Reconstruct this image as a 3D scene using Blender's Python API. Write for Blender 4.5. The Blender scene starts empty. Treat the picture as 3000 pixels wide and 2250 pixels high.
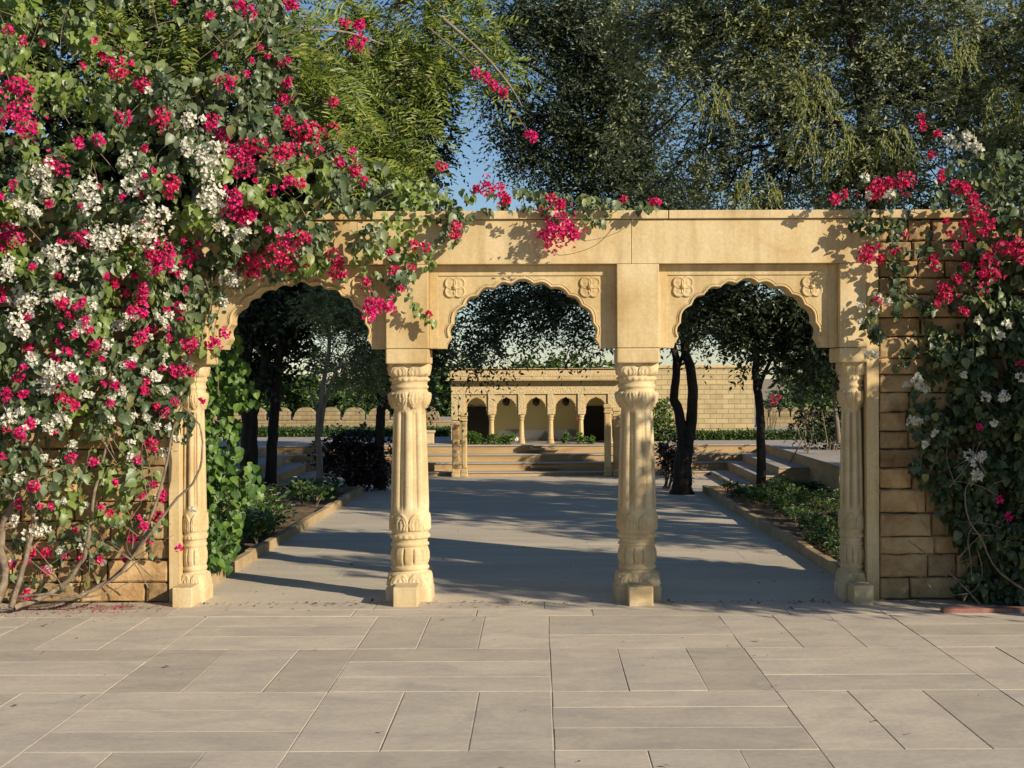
import bpy, math, random
import numpy as np
from mathutils import Vector, noise
rng = np.random.default_rng(7); random.seed(7)
SC = bpy.context.scene; COL = SC.collection
F = 3050.0; CX, CY, EYE = 1163.0, 815.0, 1.55
def at(x, y, Y): return np.array([(x-CX)*Y/F, Y, EYE-(y-CY)*Y/F])

# ------------------------------------------------------------------ helpers
def link(o, parent=None):
    COL.objects.link(o)
    if parent is not None: o.parent = parent
    return o
def tag(o, label=None, cat=None, group=None, kind=None):
    if label: o['label'] = label
    if cat: o['category'] = cat
    if group: o['group'] = group
    if kind: o['kind'] = kind
    return o
def empty(name, loc, label, cat, group=None):
    o = bpy.data.objects.new(name, None); o.location = loc; o.empty_display_size = .1
    COL.objects.link(o); return tag(o, label, cat, group)
class MB:
    """collects vertex / face arrays, builds one mesh"""
    def __init__(s): s.V = []; s.F = []; s.n = 0
    def add(s, V, faces):
        V = np.asarray(V, float).reshape(-1, 3)
        for fa in faces if isinstance(faces, list) and len(faces) and isinstance(faces[0], np.ndarray) else [np.asarray(faces)]:
            fa = np.asarray(fa)
            if fa.size: s.F.append(fa + s.n)
        s.V.append(V); s.n += len(V)
    def build(s, name, mat, parent=None, smooth=False, loc=None, bevel=0):
        V = np.concatenate(s.V); me = bpy.data.meshes.new(name)
        if loc is None and parent is not None: V = V - np.array(parent.matrix_basis.translation) if parent.parent is None else V - np.array(parent.parent.matrix_basis.translation) - np.array(parent.matrix_basis.translation)
        elif loc is not None: V = V - np.asarray(loc)
        me.vertices.add(len(V)); me.vertices.foreach_set('co', V.astype(np.float32).ravel())
        idx = np.concatenate([f.ravel() for f in s.F]).astype(np.int32)
        tot = np.concatenate([np.full(len(f), f.shape[1]) for f in s.F]).astype(np.int32)
        st = np.concatenate([[0], np.cumsum(tot)[:-1]]).astype(np.int32)
        me.loops.add(len(idx)); me.loops.foreach_set('vertex_index', idx)
        me.polygons.add(len(tot)); me.polygons.foreach_set('loop_start', st); me.polygons.foreach_set('loop_total', tot)
        me.polygons.foreach_set('use_smooth', np.full(len(tot), bool(smooth)))
        me.update(calc_edges=True); me.validate()
        me.materials.append(mat)
        o = bpy.data.objects.new(name, me)
        if loc is not None and parent is None: o.location = loc
        link(o, parent)
        if bevel:
            b = o.modifiers.new('b', 'BEVEL'); b.width = bevel; b.segments = 2; b.limit_method = 'ANGLE'; b.harden_normals = False
        return o
    def box(s, x0, x1, y0, y1, z0, z1):
        V = [(x, y, z) for z in (z0, z1) for y in (y0, y1) for x in (x0, x1)]
        s.add(V, np.array([(0,2,3,1),(4,5,7,6),(0,1,5,4),(2,6,7,3),(0,4,6,2),(1,3,7,5)])); return s
    def tube(s, P, R, sides=6, closed=False):
        P = np.asarray(P, float); n = len(P); R = np.broadcast_to(np.asarray(R, float), (n,))
        T = np.gradient(P, axis=0); T /= np.linalg.norm(T, axis=1)[:, None]+1e-9
        ref = np.array([0.31, .17, .93]) if abs(T[0][2]) < .8 else np.array([.9, .3, .1])
        U = np.cross(T, ref); U /= np.linalg.norm(U, axis=1)[:, None]+1e-9; W = np.cross(T, U)
        a = np.linspace(0, 2*np.pi, sides, endpoint=False)
        V = P[:, None] + R[:, None, None]*(np.cos(a)[None, :, None]*U[:, None] + np.sin(a)[None, :, None]*W[:, None])
        i = np.arange(n-1)[:, None]*sides; j = np.arange(sides)[None]; k = (j+1) % sides
        q = np.stack([i+j, i+k, i+sides+k, i+sides+j], -1).reshape(-1, 4)
        s.add(V.reshape(-1, 3), q); return s
    def grid(s, G, wrap=False):
        n, m = G.shape[:2]; i = np.arange(n-1)[:, None]*m
        j = np.arange(m if wrap else m-1)[None]; k = (j+1) % m
        q = np.stack([i+j, i+k, i+m+k, i+m+j], -1).reshape(-1, 4)
        s.add(G.reshape(-1, 3), q); return s
    def dish(s, c, R, prof, seg=20, sx=1, sz=1, rot=0):
        """disc-like relief facing -Y: prof = [(r/R, height)]"""
        a = np.linspace(0, 2*np.pi, seg, endpoint=False); G = []
        for r, h in prof:
            x = np.cos(a)*r*R*sx; z = np.sin(a)*r*R*sz
            G.append(np.stack([c[0]+x*math.cos(rot)-z*math.sin(rot), np.full(seg, c[1]-h), c[2]+x*math.sin(rot)+z*math.cos(rot)], -1))
        s.grid(np.array(G), True); return s
def unit(v): return v/(np.linalg.norm(v, axis=-1, keepdims=True)+1e-9)
def scatter(mb, TV, TF, pos, nrm, tip, size):
    t = unit(tip); n = unit(nrm - (nrm*t).sum(-1, keepdims=True)*t); s = np.cross(t, n)
    size = np.asarray(size).reshape(-1, 1, 1)
    V = pos[:, None] + size*(TV[None, :, 0:1]*s[:, None] + TV[None, :, 1:2]*t[:, None] + TV[None, :, 2:3]*n[:, None])
    k = len(TV); Fc = TF[None] + (np.arange(len(pos))*k)[:, None, None]
    mb.add(V.reshape(-1, 3), Fc.reshape(-1, TF.shape[1]))
LEAF_V = np.array([(0,0,0),(0,.32,.0),(0,.64,-.02),(0,1,-.16)]+[(sg*x, y, z) for sg in (1, -1) for x, y, z in ((.27,.03,.06),(.40,.24,.10),(.35,.52,.08),(.17,.80,-.02))])
LEAF_F = np.array([(0,4,1),(4,5,1),(5,6,2),(1,5,2),(6,7,2),(2,7,3),(0,1,8),(8,1,9),(9,2,10),(1,2,9),(10,2,11),(2,3,11)])
LANCE_V = np.array([(0,0,0),(-.15,.42,.03),(.15,.42,.03),(0,1,-.08)]); LANCE_F = np.array([(0,2,3,1)])
OVAL_V = np.array([(0,0,0),(-.3,.45,.05),(.3,.45,.05),(0,1,-.06)])
BR_V = np.array([(0,0,0),(-.34,.4,.1),(0,.5,0),(.34,.4,.1),(0,1,.06)]); BR_F = np.array([(0,3,4,2),(0,2,4,1)])
def rdir(n): return unit(rng.normal(size=(n, 3)))

# ------------------------------------------------------------------ materials
def nt(name):
    m = bpy.data.materials.new(name); m.use_nodes = True; t = m.node_tree; t.nodes.clear()
    out = t.nodes.new('ShaderNodeOutputMaterial'); return m, t, out
def N(t, ty, **kw):
    n = t.nodes.new(ty)
    for k, v in kw.items():
        if k.startswith('i_'):
            key = k[2:]; key = int(key) if key.isdigit() else key.replace('_', ' ')
            n.inputs[key].default_value = v
        else: setattr(n, k, v)
    return n
def ramp(t, fac, stops):
    r = t.nodes.new('ShaderNodeValToRGB'); e = r.color_ramp.elements
    while len(e) > 1: e.remove(e[-1])
    e[0].position = stops[0][0]; e[0].color = (*stops[0][1], 1)
    for p, c in stops[1:]:
        x = e.new(p); x.color = (*c, 1)
    t.links.new(fac, r.inputs[0]); return r
def mix(t, fac, a, b, blend='MIX'):
    m = t.nodes.new('ShaderNodeMix'); m.data_type = 'RGBA'; m.blend_type = blend
    for s, v in ((m.inputs[0], fac), (m.inputs[6], a), (m.inputs[7], b)):
        if isinstance(v, (int, float)): s.default_value = v
        elif isinstance(v, tuple): s.default_value = (*v, 1)
        else: t.links.new(v, s)
    return m.outputs[2]
def stone(name, base, dark, light, scale=3.0, bump=.25, island=.0, rough=.85, stain=None, streak=(1, 1, 1), fine=60, bd=.01, runs=0):
    m, t, out = nt(name); L = t.links.new
    tc = N(t, 'ShaderNodeTexCoord'); geo = N(t, 'ShaderNodeNewGeometry')
    mp = N(t, 'ShaderNodeMapping'); mp.inputs['Scale'].default_value = streak; L(geo.outputs['Position'], mp.inputs[0])
    n1 = N(t, 'ShaderNodeTexNoise', i_Scale=scale, i_Detail=6.0, i_Roughness=.6, i_Distortion=.6); L(mp.outputs[0], n1.inputs['Vector'])
    n2 = N(t, 'ShaderNodeTexNoise', i_Scale=fine, i_Detail=4.0, i_Roughness=.7); L(geo.outputs['Position'], n2.inputs['Vector'])
    r = ramp(t, n1.outputs[0], [(.28, dark), (.5, base), (.74, light)])
    r2 = ramp(t, n2.outputs[0], [(.3, (.8, .8, .8)), (.65, (1.08, 1.08, 1.08))])
    c = mix(t, .6, r.outputs[0], r2.outputs[0], 'MULTIPLY')
    if island:
        r3 = ramp(t, geo.outputs['Random Per Island'], [(0, (1-island, 1-island*1.05, 1-island*1.15)), (.5, (1, 1, 1)), (1, (1+island*.7, 1+island*.6, 1+island*.5))])
        c = mix(t, 1.0, c, r3.outputs[0], 'MULTIPLY')
    if stain:
        n3 = N(t, 'ShaderNodeTexNoise', i_Scale=1.7, i_Detail=7.0, i_Roughness=.75, i_Distortion=1.2); L(geo.outputs['Position'], n3.inputs['Vector'])
        r4 = ramp(t, n3.outputs[0], [(.55, (0, 0, 0)), (.7, (1, 1, 1))]); 
        mm = N(t, 'ShaderNodeMath', operation='MULTIPLY'); L(r4.outputs[0], mm.inputs[0]); mm.inputs[1].default_value = .65
        c = mix(t, mm.outputs[0], c, stain)
    if runs:
        mp2 = N(t, 'ShaderNodeMapping'); mp2.inputs['Scale'].default_value = (9, 9, .8); L(geo.outputs['Position'], mp2.inputs[0])
        n5 = N(t, 'ShaderNodeTexNoise', i_Scale=1.0, i_Detail=6.0, i_Roughness=.65); L(mp2.outputs[0], n5.inputs['Vector'])
        r5 = ramp(t, n5.outputs[0], [(.48, (0, 0, 0)), (.72, (runs, runs, runs))]); c = mix(t, r5.outputs[0], c, tuple(x*.55 for x in dark))
    b = N(t, 'ShaderNodeBsdfPrincipled', i_Roughness=rough); L(c, b.inputs['Base Color'])
    b.inputs['Specular IOR Level'].default_value = .25
    n4 = N(t, 'ShaderNodeTexNoise', i_Scale=fine*.4, i_Detail=7.0, i_Roughness=.7); L(geo.outputs['Position'], n4.inputs['Vector'])
    bp = N(t, 'ShaderNodeBump', i_Strength=bump, i_Distance=bd); L(n4.outputs[0], bp.inputs['Height']); L(bp.outputs[0], b.inputs['Normal'])
    L(b.outputs[0], out.inputs[0]); return m
def leafmat(name, stops, trans=.35, rough=.5, spec=.4, big=None, bigscale=1.2, bigramp=(.5, .62), tint=(1.3, 1.4, .6)):
    m, t, out = nt(name); L = t.links.new
    geo = N(t, 'ShaderNodeNewGeometry'); r = ramp(t, geo.outputs['Random Per Island'], stops); c = r.outputs[0]
    if big:
        n = N(t, 'ShaderNodeTexNoise', i_Scale=bigscale, i_Detail=3.0); L(geo.outputs['Position'], n.inputs['Vector'])
        q = ramp(t, n.outputs[0], [(bigramp[0], (0, 0, 0)), (bigramp[1], (1, 1, 1))])
        c = mix(t, q.outputs[0], c, mix(t, .5, c, big))
    b = N(t, 'ShaderNodeBsdfPrincipled', i_Roughness=rough); L(c, b.inputs['Base Color']); b.inputs['Specular IOR Level'].default_value = spec
    tr = N(t, 'ShaderNodeBsdfTranslucent'); L(mix(t, 1.0, c, tint, 'MULTIPLY'), tr.inputs[0])
    ms = N(t, 'ShaderNodeMixShader'); ms.inputs[0].default_value = trans; L(b.outputs[0], ms.inputs[1]); L(tr.outputs[0], ms.inputs[2])
    L(ms.outputs[0], out.inputs[0]); return m
M = {}
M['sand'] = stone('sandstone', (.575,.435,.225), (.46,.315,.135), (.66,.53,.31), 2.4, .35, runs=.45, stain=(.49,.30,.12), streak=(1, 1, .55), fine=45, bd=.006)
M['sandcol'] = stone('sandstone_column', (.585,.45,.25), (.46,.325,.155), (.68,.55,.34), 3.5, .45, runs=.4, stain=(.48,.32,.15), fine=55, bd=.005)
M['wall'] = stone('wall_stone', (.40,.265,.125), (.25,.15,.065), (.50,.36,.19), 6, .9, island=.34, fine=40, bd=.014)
M['mortar'] = stone('mortar', (.10,.07,.045), (.05,.035,.025), (.2,.14,.08), 9, .6)
M['slab'] = stone('paving_slab', (.51,.44,.345), (.42,.365,.31), (.59,.515,.40), 2.6, .5, island=.12, rough=.75, streak=(1, 1.6, 1), stain=(.53,.455,.33), fine=30, bd=.004)
M['path'] = stone('path_stone', (.53,.455,.345), (.45,.385,.29), (.60,.52,.40), 1.2, .2, island=.05, rough=.8, streak=(.5, 2.2, 1), fine=30, bd=.004)
M['step'] = stone('step_stone', (.46,.31,.15), (.33,.2,.09), (.53,.38,.2), 2.5, .3, streak=(.4, 1, 3))
M['tread'] = stone('tread_stone', (.38,.34,.29), (.32,.28,.24), (.43,.39,.33), 2, .2)
M['kerb'] = stone('kerb_stone', (.36,.26,.14), (.25,.17,.09), (.43,.33,.2), 4, .4, island=.12)
M['soil'] = stone('soil', (.17,.115,.065), (.09,.06,.035), (.27,.19,.11), 7, .9, fine=35, bd=.03)
M['ground'] = stone('sandy_ground', (.36,.28,.18), (.28,.21,.13), (.42,.34,.23), .6, .5)
M['bark'] = stone('bark_dark', (.045,.034,.025), (.022,.017,.013), (.085,.065,.045), 12, 1.0, streak=(1,1,.2), fine=50, bd=.03)
M['barkpale'] = stone('bark_pale', (.22,.18,.13), (.12,.095,.07), (.33,.28,.21), 10, .7, streak=(1,1,.25), fine=60, bd=.015)
M['stem'] = stone('vine_stem', (.20,.15,.10), (.11,.08,.055), (.30,.245,.175), 20, .5, fine=90)
M['brick'] = None
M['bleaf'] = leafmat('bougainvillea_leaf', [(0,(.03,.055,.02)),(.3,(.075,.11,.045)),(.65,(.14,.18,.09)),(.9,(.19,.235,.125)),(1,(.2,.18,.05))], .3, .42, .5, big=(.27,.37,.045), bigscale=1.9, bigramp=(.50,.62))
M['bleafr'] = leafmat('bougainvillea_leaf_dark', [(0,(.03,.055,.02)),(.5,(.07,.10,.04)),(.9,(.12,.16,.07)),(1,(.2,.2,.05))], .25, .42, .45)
M['heart'] = leafmat('heart_leaf', [(0,(.035,.08,.015)),(.6,(.085,.17,.03)),(1,(.2,.3,.05))], .35, .45, .4)
M['neem'] = leafmat('feathery_leaf', [(0,(.05,.08,.015)),(.5,(.14,.19,.035)),(.85,(.25,.30,.05)),(1,(.36,.36,.08))], .35, .45, .35)
M['sunlitgreen'] = leafmat('sunlit_grey_green_leaf', [(0,(.15,.18,.09)),(.5,(.27,.31,.17)),(1,(.42,.45,.27))], .35, .5, .4)  # grey green leaf tones brightened to stand in for sun on the crown
M['tuft'] = leafmat('tuft_leaf', [(0,(.10,.12,.03)),(.5,(.20,.22,.06)),(1,(.33,.33,.11))], .3, .5, .4)
M['olive'] = leafmat('olive_leaf', [(0,(.10,.12,.06)),(.5,(.21,.23,.125)),(.85,(.31,.33,.19)),(1,(.41,.41,.25))], .25, .5, .4, big=(.27,.28,.06), bigscale=.9, bigramp=(.52,.68))
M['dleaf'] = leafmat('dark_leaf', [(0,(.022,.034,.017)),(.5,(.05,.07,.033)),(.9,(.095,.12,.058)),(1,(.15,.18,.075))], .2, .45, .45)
M['gleaf'] = leafmat('garden_leaf', [(0,(.03,.06,.018)),(.6,(.07,.12,.03)),(1,(.13,.2,.045))], .3, .45, .4)
M['purple'] = leafmat('purple_leaf', [(0,(.02,.012,.013)),(.7,(.04,.022,.022)),(1,(.08,.03,.03))], .15, .4, .4)
M['silver'] = leafmat('silver_leaf', [(0,(.06,.08,.05)),(.6,(.13,.16,.12)),(1,(.24,.28,.22))], .2, .5, .4)
M['magenta'] = leafmat('magenta_bract', [(0,(.42,.008,.08)),(.5,(.66,.016,.15)),(.85,(.80,.04,.26)),(1,(.82,.18,.36))], .35, .6, .2, tint=(1.1,.8,.9))
M['crimson'] = leafmat('crimson_bract', [(0,(.38,.007,.055)),(.5,(.62,.016,.11)),(.85,(.77,.06,.19)),(1,(.82,.2,.32))], .35, .6, .2, tint=(1.1,.8,.8))
M['white'] = leafmat('white_bract', [(0,(.55,.53,.42)),(.6,(.74,.72,.62)),(1,(.82,.8,.72))], .3, .6, .2, tint=(1,1,.9))
M['dry'] = leafmat('dry_petals', [(0,(.22,.03,.06)),(.5,(.42,.05,.12)),(.8,(.35,.22,.12)),(1,(.5,.25,.22))], .2, .8, .1, tint=(1,1,1))
M['cream'] = stone('cream_plaster', (.82,.74,.42), (.78,.70,.38), (.85,.78,.46), 1.5, .1)
def flat(name, c, rough=.6, metal=0):
    m, t, out = nt(name); b = N(t, 'ShaderNodeBsdfPrincipled', i_Roughness=rough, i_Metallic=metal)
    n = N(t, 'ShaderNodeTexNoise', i_Scale=25.0, i_Detail=4.0); g = N(t, 'ShaderNodeNewGeometry'); t.links.new(g.outputs['Position'], n.inputs['Vector'])
    r = ramp(t, n.outputs[0], [(.3, tuple(x*.8 for x in c)), (.7, tuple(min(1, x*1.15) for x in c))]); t.links.new(r.outputs[0], b.inputs['Base Color'])
    t.links.new(b.outputs[0], out.inputs[0]); return m
M['black'] = flat('doorway_dark', (.012,.010,.010), .6)  # near-black that stands in for the unlit depth of the doorways
M['bronze'] = flat('dark_metal', (.06,.045,.03), .5, .4)
M['redbox'] = flat('red_box', (.16,.02,.02), .5)
M['redkerb'] = stone('red_kerb', (.30,.14,.10), (.2,.09,.07), (.36,.19,.14), 6, .3)
def brickmat(name, c1, c2, mo, bw=.42, bh=.14, carve=False):
    m, t, out = nt(name); L = t.links.new; g = N(t, 'ShaderNodeNewGeometry')
    sx = N(t, 'ShaderNodeSeparateXYZ'); L(g.outputs['Position'], sx.inputs[0]); cx = N(t, 'ShaderNodeCombineXYZ')
    ad = N(t, 'ShaderNodeMath', operation='ADD'); L(sx.outputs[0], ad.inputs[0]); L(sx.outputs[1], ad.inputs[1]); L(ad.outputs[0], cx.inputs[0]); L(sx.outputs[2], cx.inputs[1])
    br = N(t, 'ShaderNodeTexBrick'); L(cx.outputs[0], br.inputs['Vector'])
    br.inputs['Color1'].default_value = (*c1, 1); br.inputs['Color2'].default_value = (*c2, 1); br.inputs['Mortar'].default_value = (*mo, 1)
    br.inputs['Scale'].default_value = 1; br.inputs['Brick Width'].default_value = bw; br.inputs['Row Height'].default_value = bh; br.inputs['Mortar Size'].default_value = .006; br.inputs['Mortar Smooth'].default_value = .3
    n = N(t, 'ShaderNodeTexNoise', i_Scale=6.0, i_Detail=5.0); L(g.outputs['Position'], n.inputs['Vector'])
    r = ramp(t, n.outputs[0], [(.3, (.8,.8,.8)), (.7, (1.1,1.1,1.1))])
    b = N(t, 'ShaderNodeBsdfPrincipled', i_Roughness=.9); L(mix(t, .8, br.outputs[0], r.outputs[0], 'MULTIPLY'), b.inputs['Base Color'])
    bp = N(t, 'ShaderNodeBump', i_Strength=.7, i_Distance=.02); bp.invert = True; L(br.outputs['Fac'], bp.inputs['Height']); L(bp.outputs[0], b.inputs['Normal'])
    L(b.outputs[0], out.inputs[0]); return m
M['brick'] = brickmat('block_wall', (.54,.425,.23), (.45,.35,.18), (.30,.22,.12), .22, .088)
def carved(name, base):
    m, t, out = nt(name); L = t.links.new; g = N(t, 'ShaderNodeNewGeometry')
    v = N(t, 'ShaderNodeTexVoronoi', i_Scale=38.0); L(g.outputs['Position'], v.inputs['Vector'])
    r = ramp(t, v.outputs['Distance'], [(.0, tuple(x*1.1 for x in base)), (.6, tuple(x*.82 for x in base))])
    b = N(t, 'ShaderNodeBsdfPrincipled', i_Roughness=.9); L(r.outputs[0], b.inputs['Base Color'])
    bp = N(t, 'ShaderNodeBump', i_Strength=.5, i_Distance=.012); bp.invert = True; L(v.outputs['Distance'], bp.inputs['Height']); L(bp.outputs[0], b.inputs['Normal'])
    L(b.outputs[0], out.inputs[0]); return m
M['carve'] = carved('carved_sandstone', (.62,.48,.26))
def marble():
    m, t, out = nt('veined_marble'); L = t.links.new; g = N(t, 'ShaderNodeNewGeometry')
    sx = N(t, 'ShaderNodeSeparateXYZ'); L(g.outputs['Position'], sx.inputs[0])
    o = N(t, 'ShaderNodeMath', operation='ADD'); L(sx.outputs[0], o.inputs[0]); o.inputs[1].default_value = .12+.3
    pp = N(t, 'ShaderNodeMath', operation='PINGPONG'); L(o.outputs[0], pp.inputs[0]); pp.inputs[1].default_value = .53
    z = N(t, 'ShaderNodeMath', operation='SUBTRACT'); L(pp.outputs[0], z.inputs[0]); L(sx.outputs[2], z.inputs[1])
    n = N(t, 'ShaderNodeTexNoise', i_Scale=5.0, i_Detail=5.0); L(g.outputs['Position'], n.inputs['Vector'])
    a = N(t, 'ShaderNodeMath', operation='MULTIPLY_ADD'); L(n.outputs[0], a.inputs[0]); a.inputs[1].default_value = .3; L(z.outputs[0], a.inputs[2])
    w = N(t, 'ShaderNodeMath', operation='MULTIPLY'); L(a.outputs[0], w.inputs[0]); w.inputs[1].default_value = 11.0
    sn = N(t, 'ShaderNodeMath', operation='SINE'); L(w.outputs[0], sn.inputs[0])
    r = ramp(t, sn.outputs[0], [(.0, (.8,.8,.78)), (.5, (.7,.7,.68)), (.85, (.28,.28,.3))])
    b = N(t, 'ShaderNodeBsdfPrincipled', i_Roughness=.4); L(r.outputs[0], b.inputs['Base Color']); L(b.outputs[0], out.inputs[0]); return m
M['marble'] = marble()

# ------------------------------------------------------------------ camera, light, sky
cam = bpy.data.cameras.new('camera'); co = bpy.data.objects.new('camera', cam); COL.objects.link(co)
co.location = (0, 0, EYE); co.rotation_euler = (math.pi/2, math.radians(.2), 0)
cam.sensor_width = 36; cam.lens = F/2212*36; cam.shift_x = -(CX-1106)/2212; cam.shift_y = -(829.5-CY)/2212
cam.clip_start = .05; cam.clip_end = 2000; SC.camera = co
AZ, EL = math.radians(38), math.radians(22.5)
S = Vector((math.cos(AZ)*math.cos(EL), -math.sin(AZ)*math.cos(EL), math.sin(EL)))
sl = bpy.data.lights.new('sun', 'SUN'); sl.energy = 4.6; sl.angle = math.radians(.5); sl.color = (1, .885, .71)
so = bpy.data.objects.new('sun', sl); so.rotation_euler = S.to_track_quat('Z', 'Y').to_euler(); so.location = (6, -4, 8); COL.objects.link(so)
w = bpy.data.worlds.new('World'); SC.world = w; w.use_nodes = True; wt = w.node_tree
sk = wt.nodes.new('ShaderNodeTexSky'); sk.sky_type = 'NISHITA'; sk.sun_disc = False
sk.sun_elevation = EL; sk.sun_rotation = math.atan2(S.x, S.y); sk.air_density = 1.0; sk.dust_density = 0.0; sk.ozone_density = 2.5
bg = wt.nodes['Background']; bg.inputs[1].default_value = .068; tm = wt.nodes.new('ShaderNodeMix'); tm.data_type = 'RGBA'; tm.blend_type = 'MULTIPLY'; tm.inputs[0].default_value = 1; tm.inputs[7].default_value = (.91, .97, 1.06, 1); wt.links.new(sk.outputs[0], tm.inputs[6]); wt.links.new(tm.outputs[2], bg.inputs[0])
SC.view_settings.view_transform = 'Standard'; SC.view_settings.look = 'None'; SC.view_settings.gamma = 1; SC.view_settings.exposure = .5
SC.render.engine = 'CYCLES'
SC.cycles.max_bounces = 6; SC.cycles.diffuse_bounces = 3; SC.cycles.transmission_bounces = 3; SC.cycles.transparent_max_bounces = 4

# ------------------------------------------------------------------ ground
YF = 9.75   # front plane of the arcade
m = MB(); m.add([(-600,-300,-.03),(600,-300,-.03),(600,900,-.03),(-600,900,-.03)], np.array([(0,1,2,3)]))
tag(m.build('ground', M['ground'], loc=(0,0,0)), kind='structure')
def slab(mb, x0, x1, y0, y1, g=.0022, c=.002, zj=.0012):
    dz = rng.uniform(-zj, zj, 4); e = rng.uniform(.3, 2.0, 4)*g; x0 += e[0]; x1 -= e[1]; y0 += e[2]; y1 -= e[3]
    P = [(x0,y0),(x1,y0),(x1,y1),(x0,y1)]; j0 = 0; I = [(x0+c,y0+c),(x1-c,y0+c),(x1-c,y1-c),(x0+c,y1-c)]
    j = rng.uniform(-1, 1, (4, 2))*min(.006, g*2.6)
    V = [(*p, -.012) for p in P]+[(p[0]+a[0]*.5, p[1]+a[1]*.5, -c+d) for p, d, a in zip(P, dz, j)]+[(p[0], p[1], d) for p, d in zip(I, dz)]
    mb.add(V, np.array([(0,1,5,4),(1,2,6,5),(2,3,7,6),(3,0,4,7),(4,5,9,8),(5,6,10,9),(6,7,11,10),(7,4,8,11),(8,9,10,11)]))
m = MB(); MOD = 1.105; X0 = .06; YT = 9.18
for i in range(-9, 9):
    for j in range(0, 12):
        xa = X0+i*MOD; yb = YT-j*MOD; ya = yb-MOD
        if (i+j) % 2 == 0:
            cuts = np.cumsum([0, .36+random.uniform(-.03,.03), .37+random.uniform(-.03,.03)])/1.105*MOD; cuts = list(cuts)+[MOD]
            for k in range(3): slab(m, xa, xa+MOD, yb-cuts[k+1], yb-cuts[k])
        else:
            cuts = list(np.cumsum([0, .36+random.uniform(-.03,.03), .37+random.uniform(-.03,.03)]))+[MOD]
            for k in range(3): slab(m, xa+cuts[k], xa+cuts[k+1], ya, yb)
x = -10
while x < 10:
    wd = random.uniform(.5, 1.3); slab(m, x, x+wd, YT, YT+.27, .003); x += wd
x = -10
while x < 10:
    wd = random.uniform(.6, 1.4); slab(m, x, x+wd, YT+.27, 9.78, .003); x += wd
tag(m.build('paving', M['slab'], loc=(0,0,0)), kind='structure')
# joint bed between the slabs
m = MB(); m.add([(-10.3,-4.4,-.003),(10.3,-4.4,-.003),(10.3,9.8,-.003),(-10.3,9.8,-.003)], np.array([(0,1,2,3)]))
jm = stone('joint_sand', (.44,.375,.285), (.22,.18,.14), (.50,.43,.33), 2.6, .3)
tag(m.build('paving_joints', jm, loc=(0,0,0)), kind='structure')
# path behind the arcade and court before the steps
m = MB(); y = 9.78; r = 0
while y < 22.2:
    h = .55; x = -2.45 if y < 19.1 else -3.3; xe = 2.3 if y < 19.1 else 2.75
    if y >= 19.1: x -= random.uniform(0, .6)
    else: slab(m, x, x+(.5 if r % 2 else .9), y, min(y+h, 22.25), .0008, .0008, .0006); x += .5 if r % 2 else .9
    while x < xe-.05:
        wd = min(random.choice([1.0, 1.4, 1.9]), xe-x); slab(m, x, x+wd, y, min(y+h, 22.25), .0008, .0008, .0006); x += wd
    y += h; r += 1
m.add([(-2.45,9.79,-.0015),(2.3,9.79,-.0015),(2.3,19.1,-.0015),(-2.45,19.1,-.0015)], np.array([(0,1,2,3)])); m.add([(-3.3,19.1,-.0015),(2.75,19.1,-.0015),(2.75,22.2,-.0015),(-3.3,22.2,-.0015)], np.array([(0,1,2,3)]))
tag(m.build('path', M['path'], loc=(0,0,0)), kind='structure')
def bed(x0, x1, y0, y1, name):
    nx, ny = 60, 110; G = np.zeros((ny, nx, 3))
    for a in range(ny):
        for b in range(nx):
            X = x0+(x1-x0)*b/(nx-1); Y = y0+(y1-y0)*a/(ny-1)
            G[a, b] = (X, Y, .012+.03*noise.noise((X*2.3, Y*2.3, 0))+.015*noise.noise((X*9, Y*9, 1)))
    m = MB(); m.grid(G); return tag(m.build(name, M['soil'], loc=(0,0,0), smooth=True), kind='structure')
bed(-7.5, -2.49, 10.12, 19.1, 'soil_bed'); bed(2.33, 7.5, 10.12, 19.1, 'soil_bed')
def kerb(pts, label, h=.085, wd=.07):
    o = empty('stone_kerb', (*pts[0], 0), label, 'kerb', 'stone kerbs edging the planted beds'); m = MB()
    for (xa, ya), (xb, yb) in zip(pts, pts[1:]):
        L = math.hypot(xb-xa, yb-ya); ux, uy = (xb-xa)/L, (yb-ya)/L; s = 0
        while s < L:
            l = min(random.uniform(.45, .75), L-s); 
            if l < .12: break
            hh = h+random.uniform(-.01, .012); e = s+l-.006
            q = [(xa+ux*s-uy*0, ya+uy*s), (xa+ux*e, ya+uy*e)]
            P = [(q[0][0], q[0][1]), (q[1][0], q[1][1]), (q[1][0]-uy*wd, q[1][1]+ux*wd), (q[0][0]-uy*wd, q[0][1]+ux*wd)]
            V = [(*p, -.02) for p in P]+[(*p, hh) for p in P]
            m.add(V, np.array([(0,3,2,1),(4,5,6,7),(0,1,5,4),(1,2,6,5),(2,3,7,6),(3,0,4,7)])); s += l
    m.build('kerb_stones', M['kerb'], o, bevel=.008)
kerb([(-2.44, 10.15), (-2.36, 19.0), (-7, 19.05)], 'low sandstone kerb edging the left bed beside the path')
kerb([(7, 19.05), (2.2, 19.0), (2.31, 10.15)], 'low sandstone kerb edging the right bed beside the path')

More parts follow.
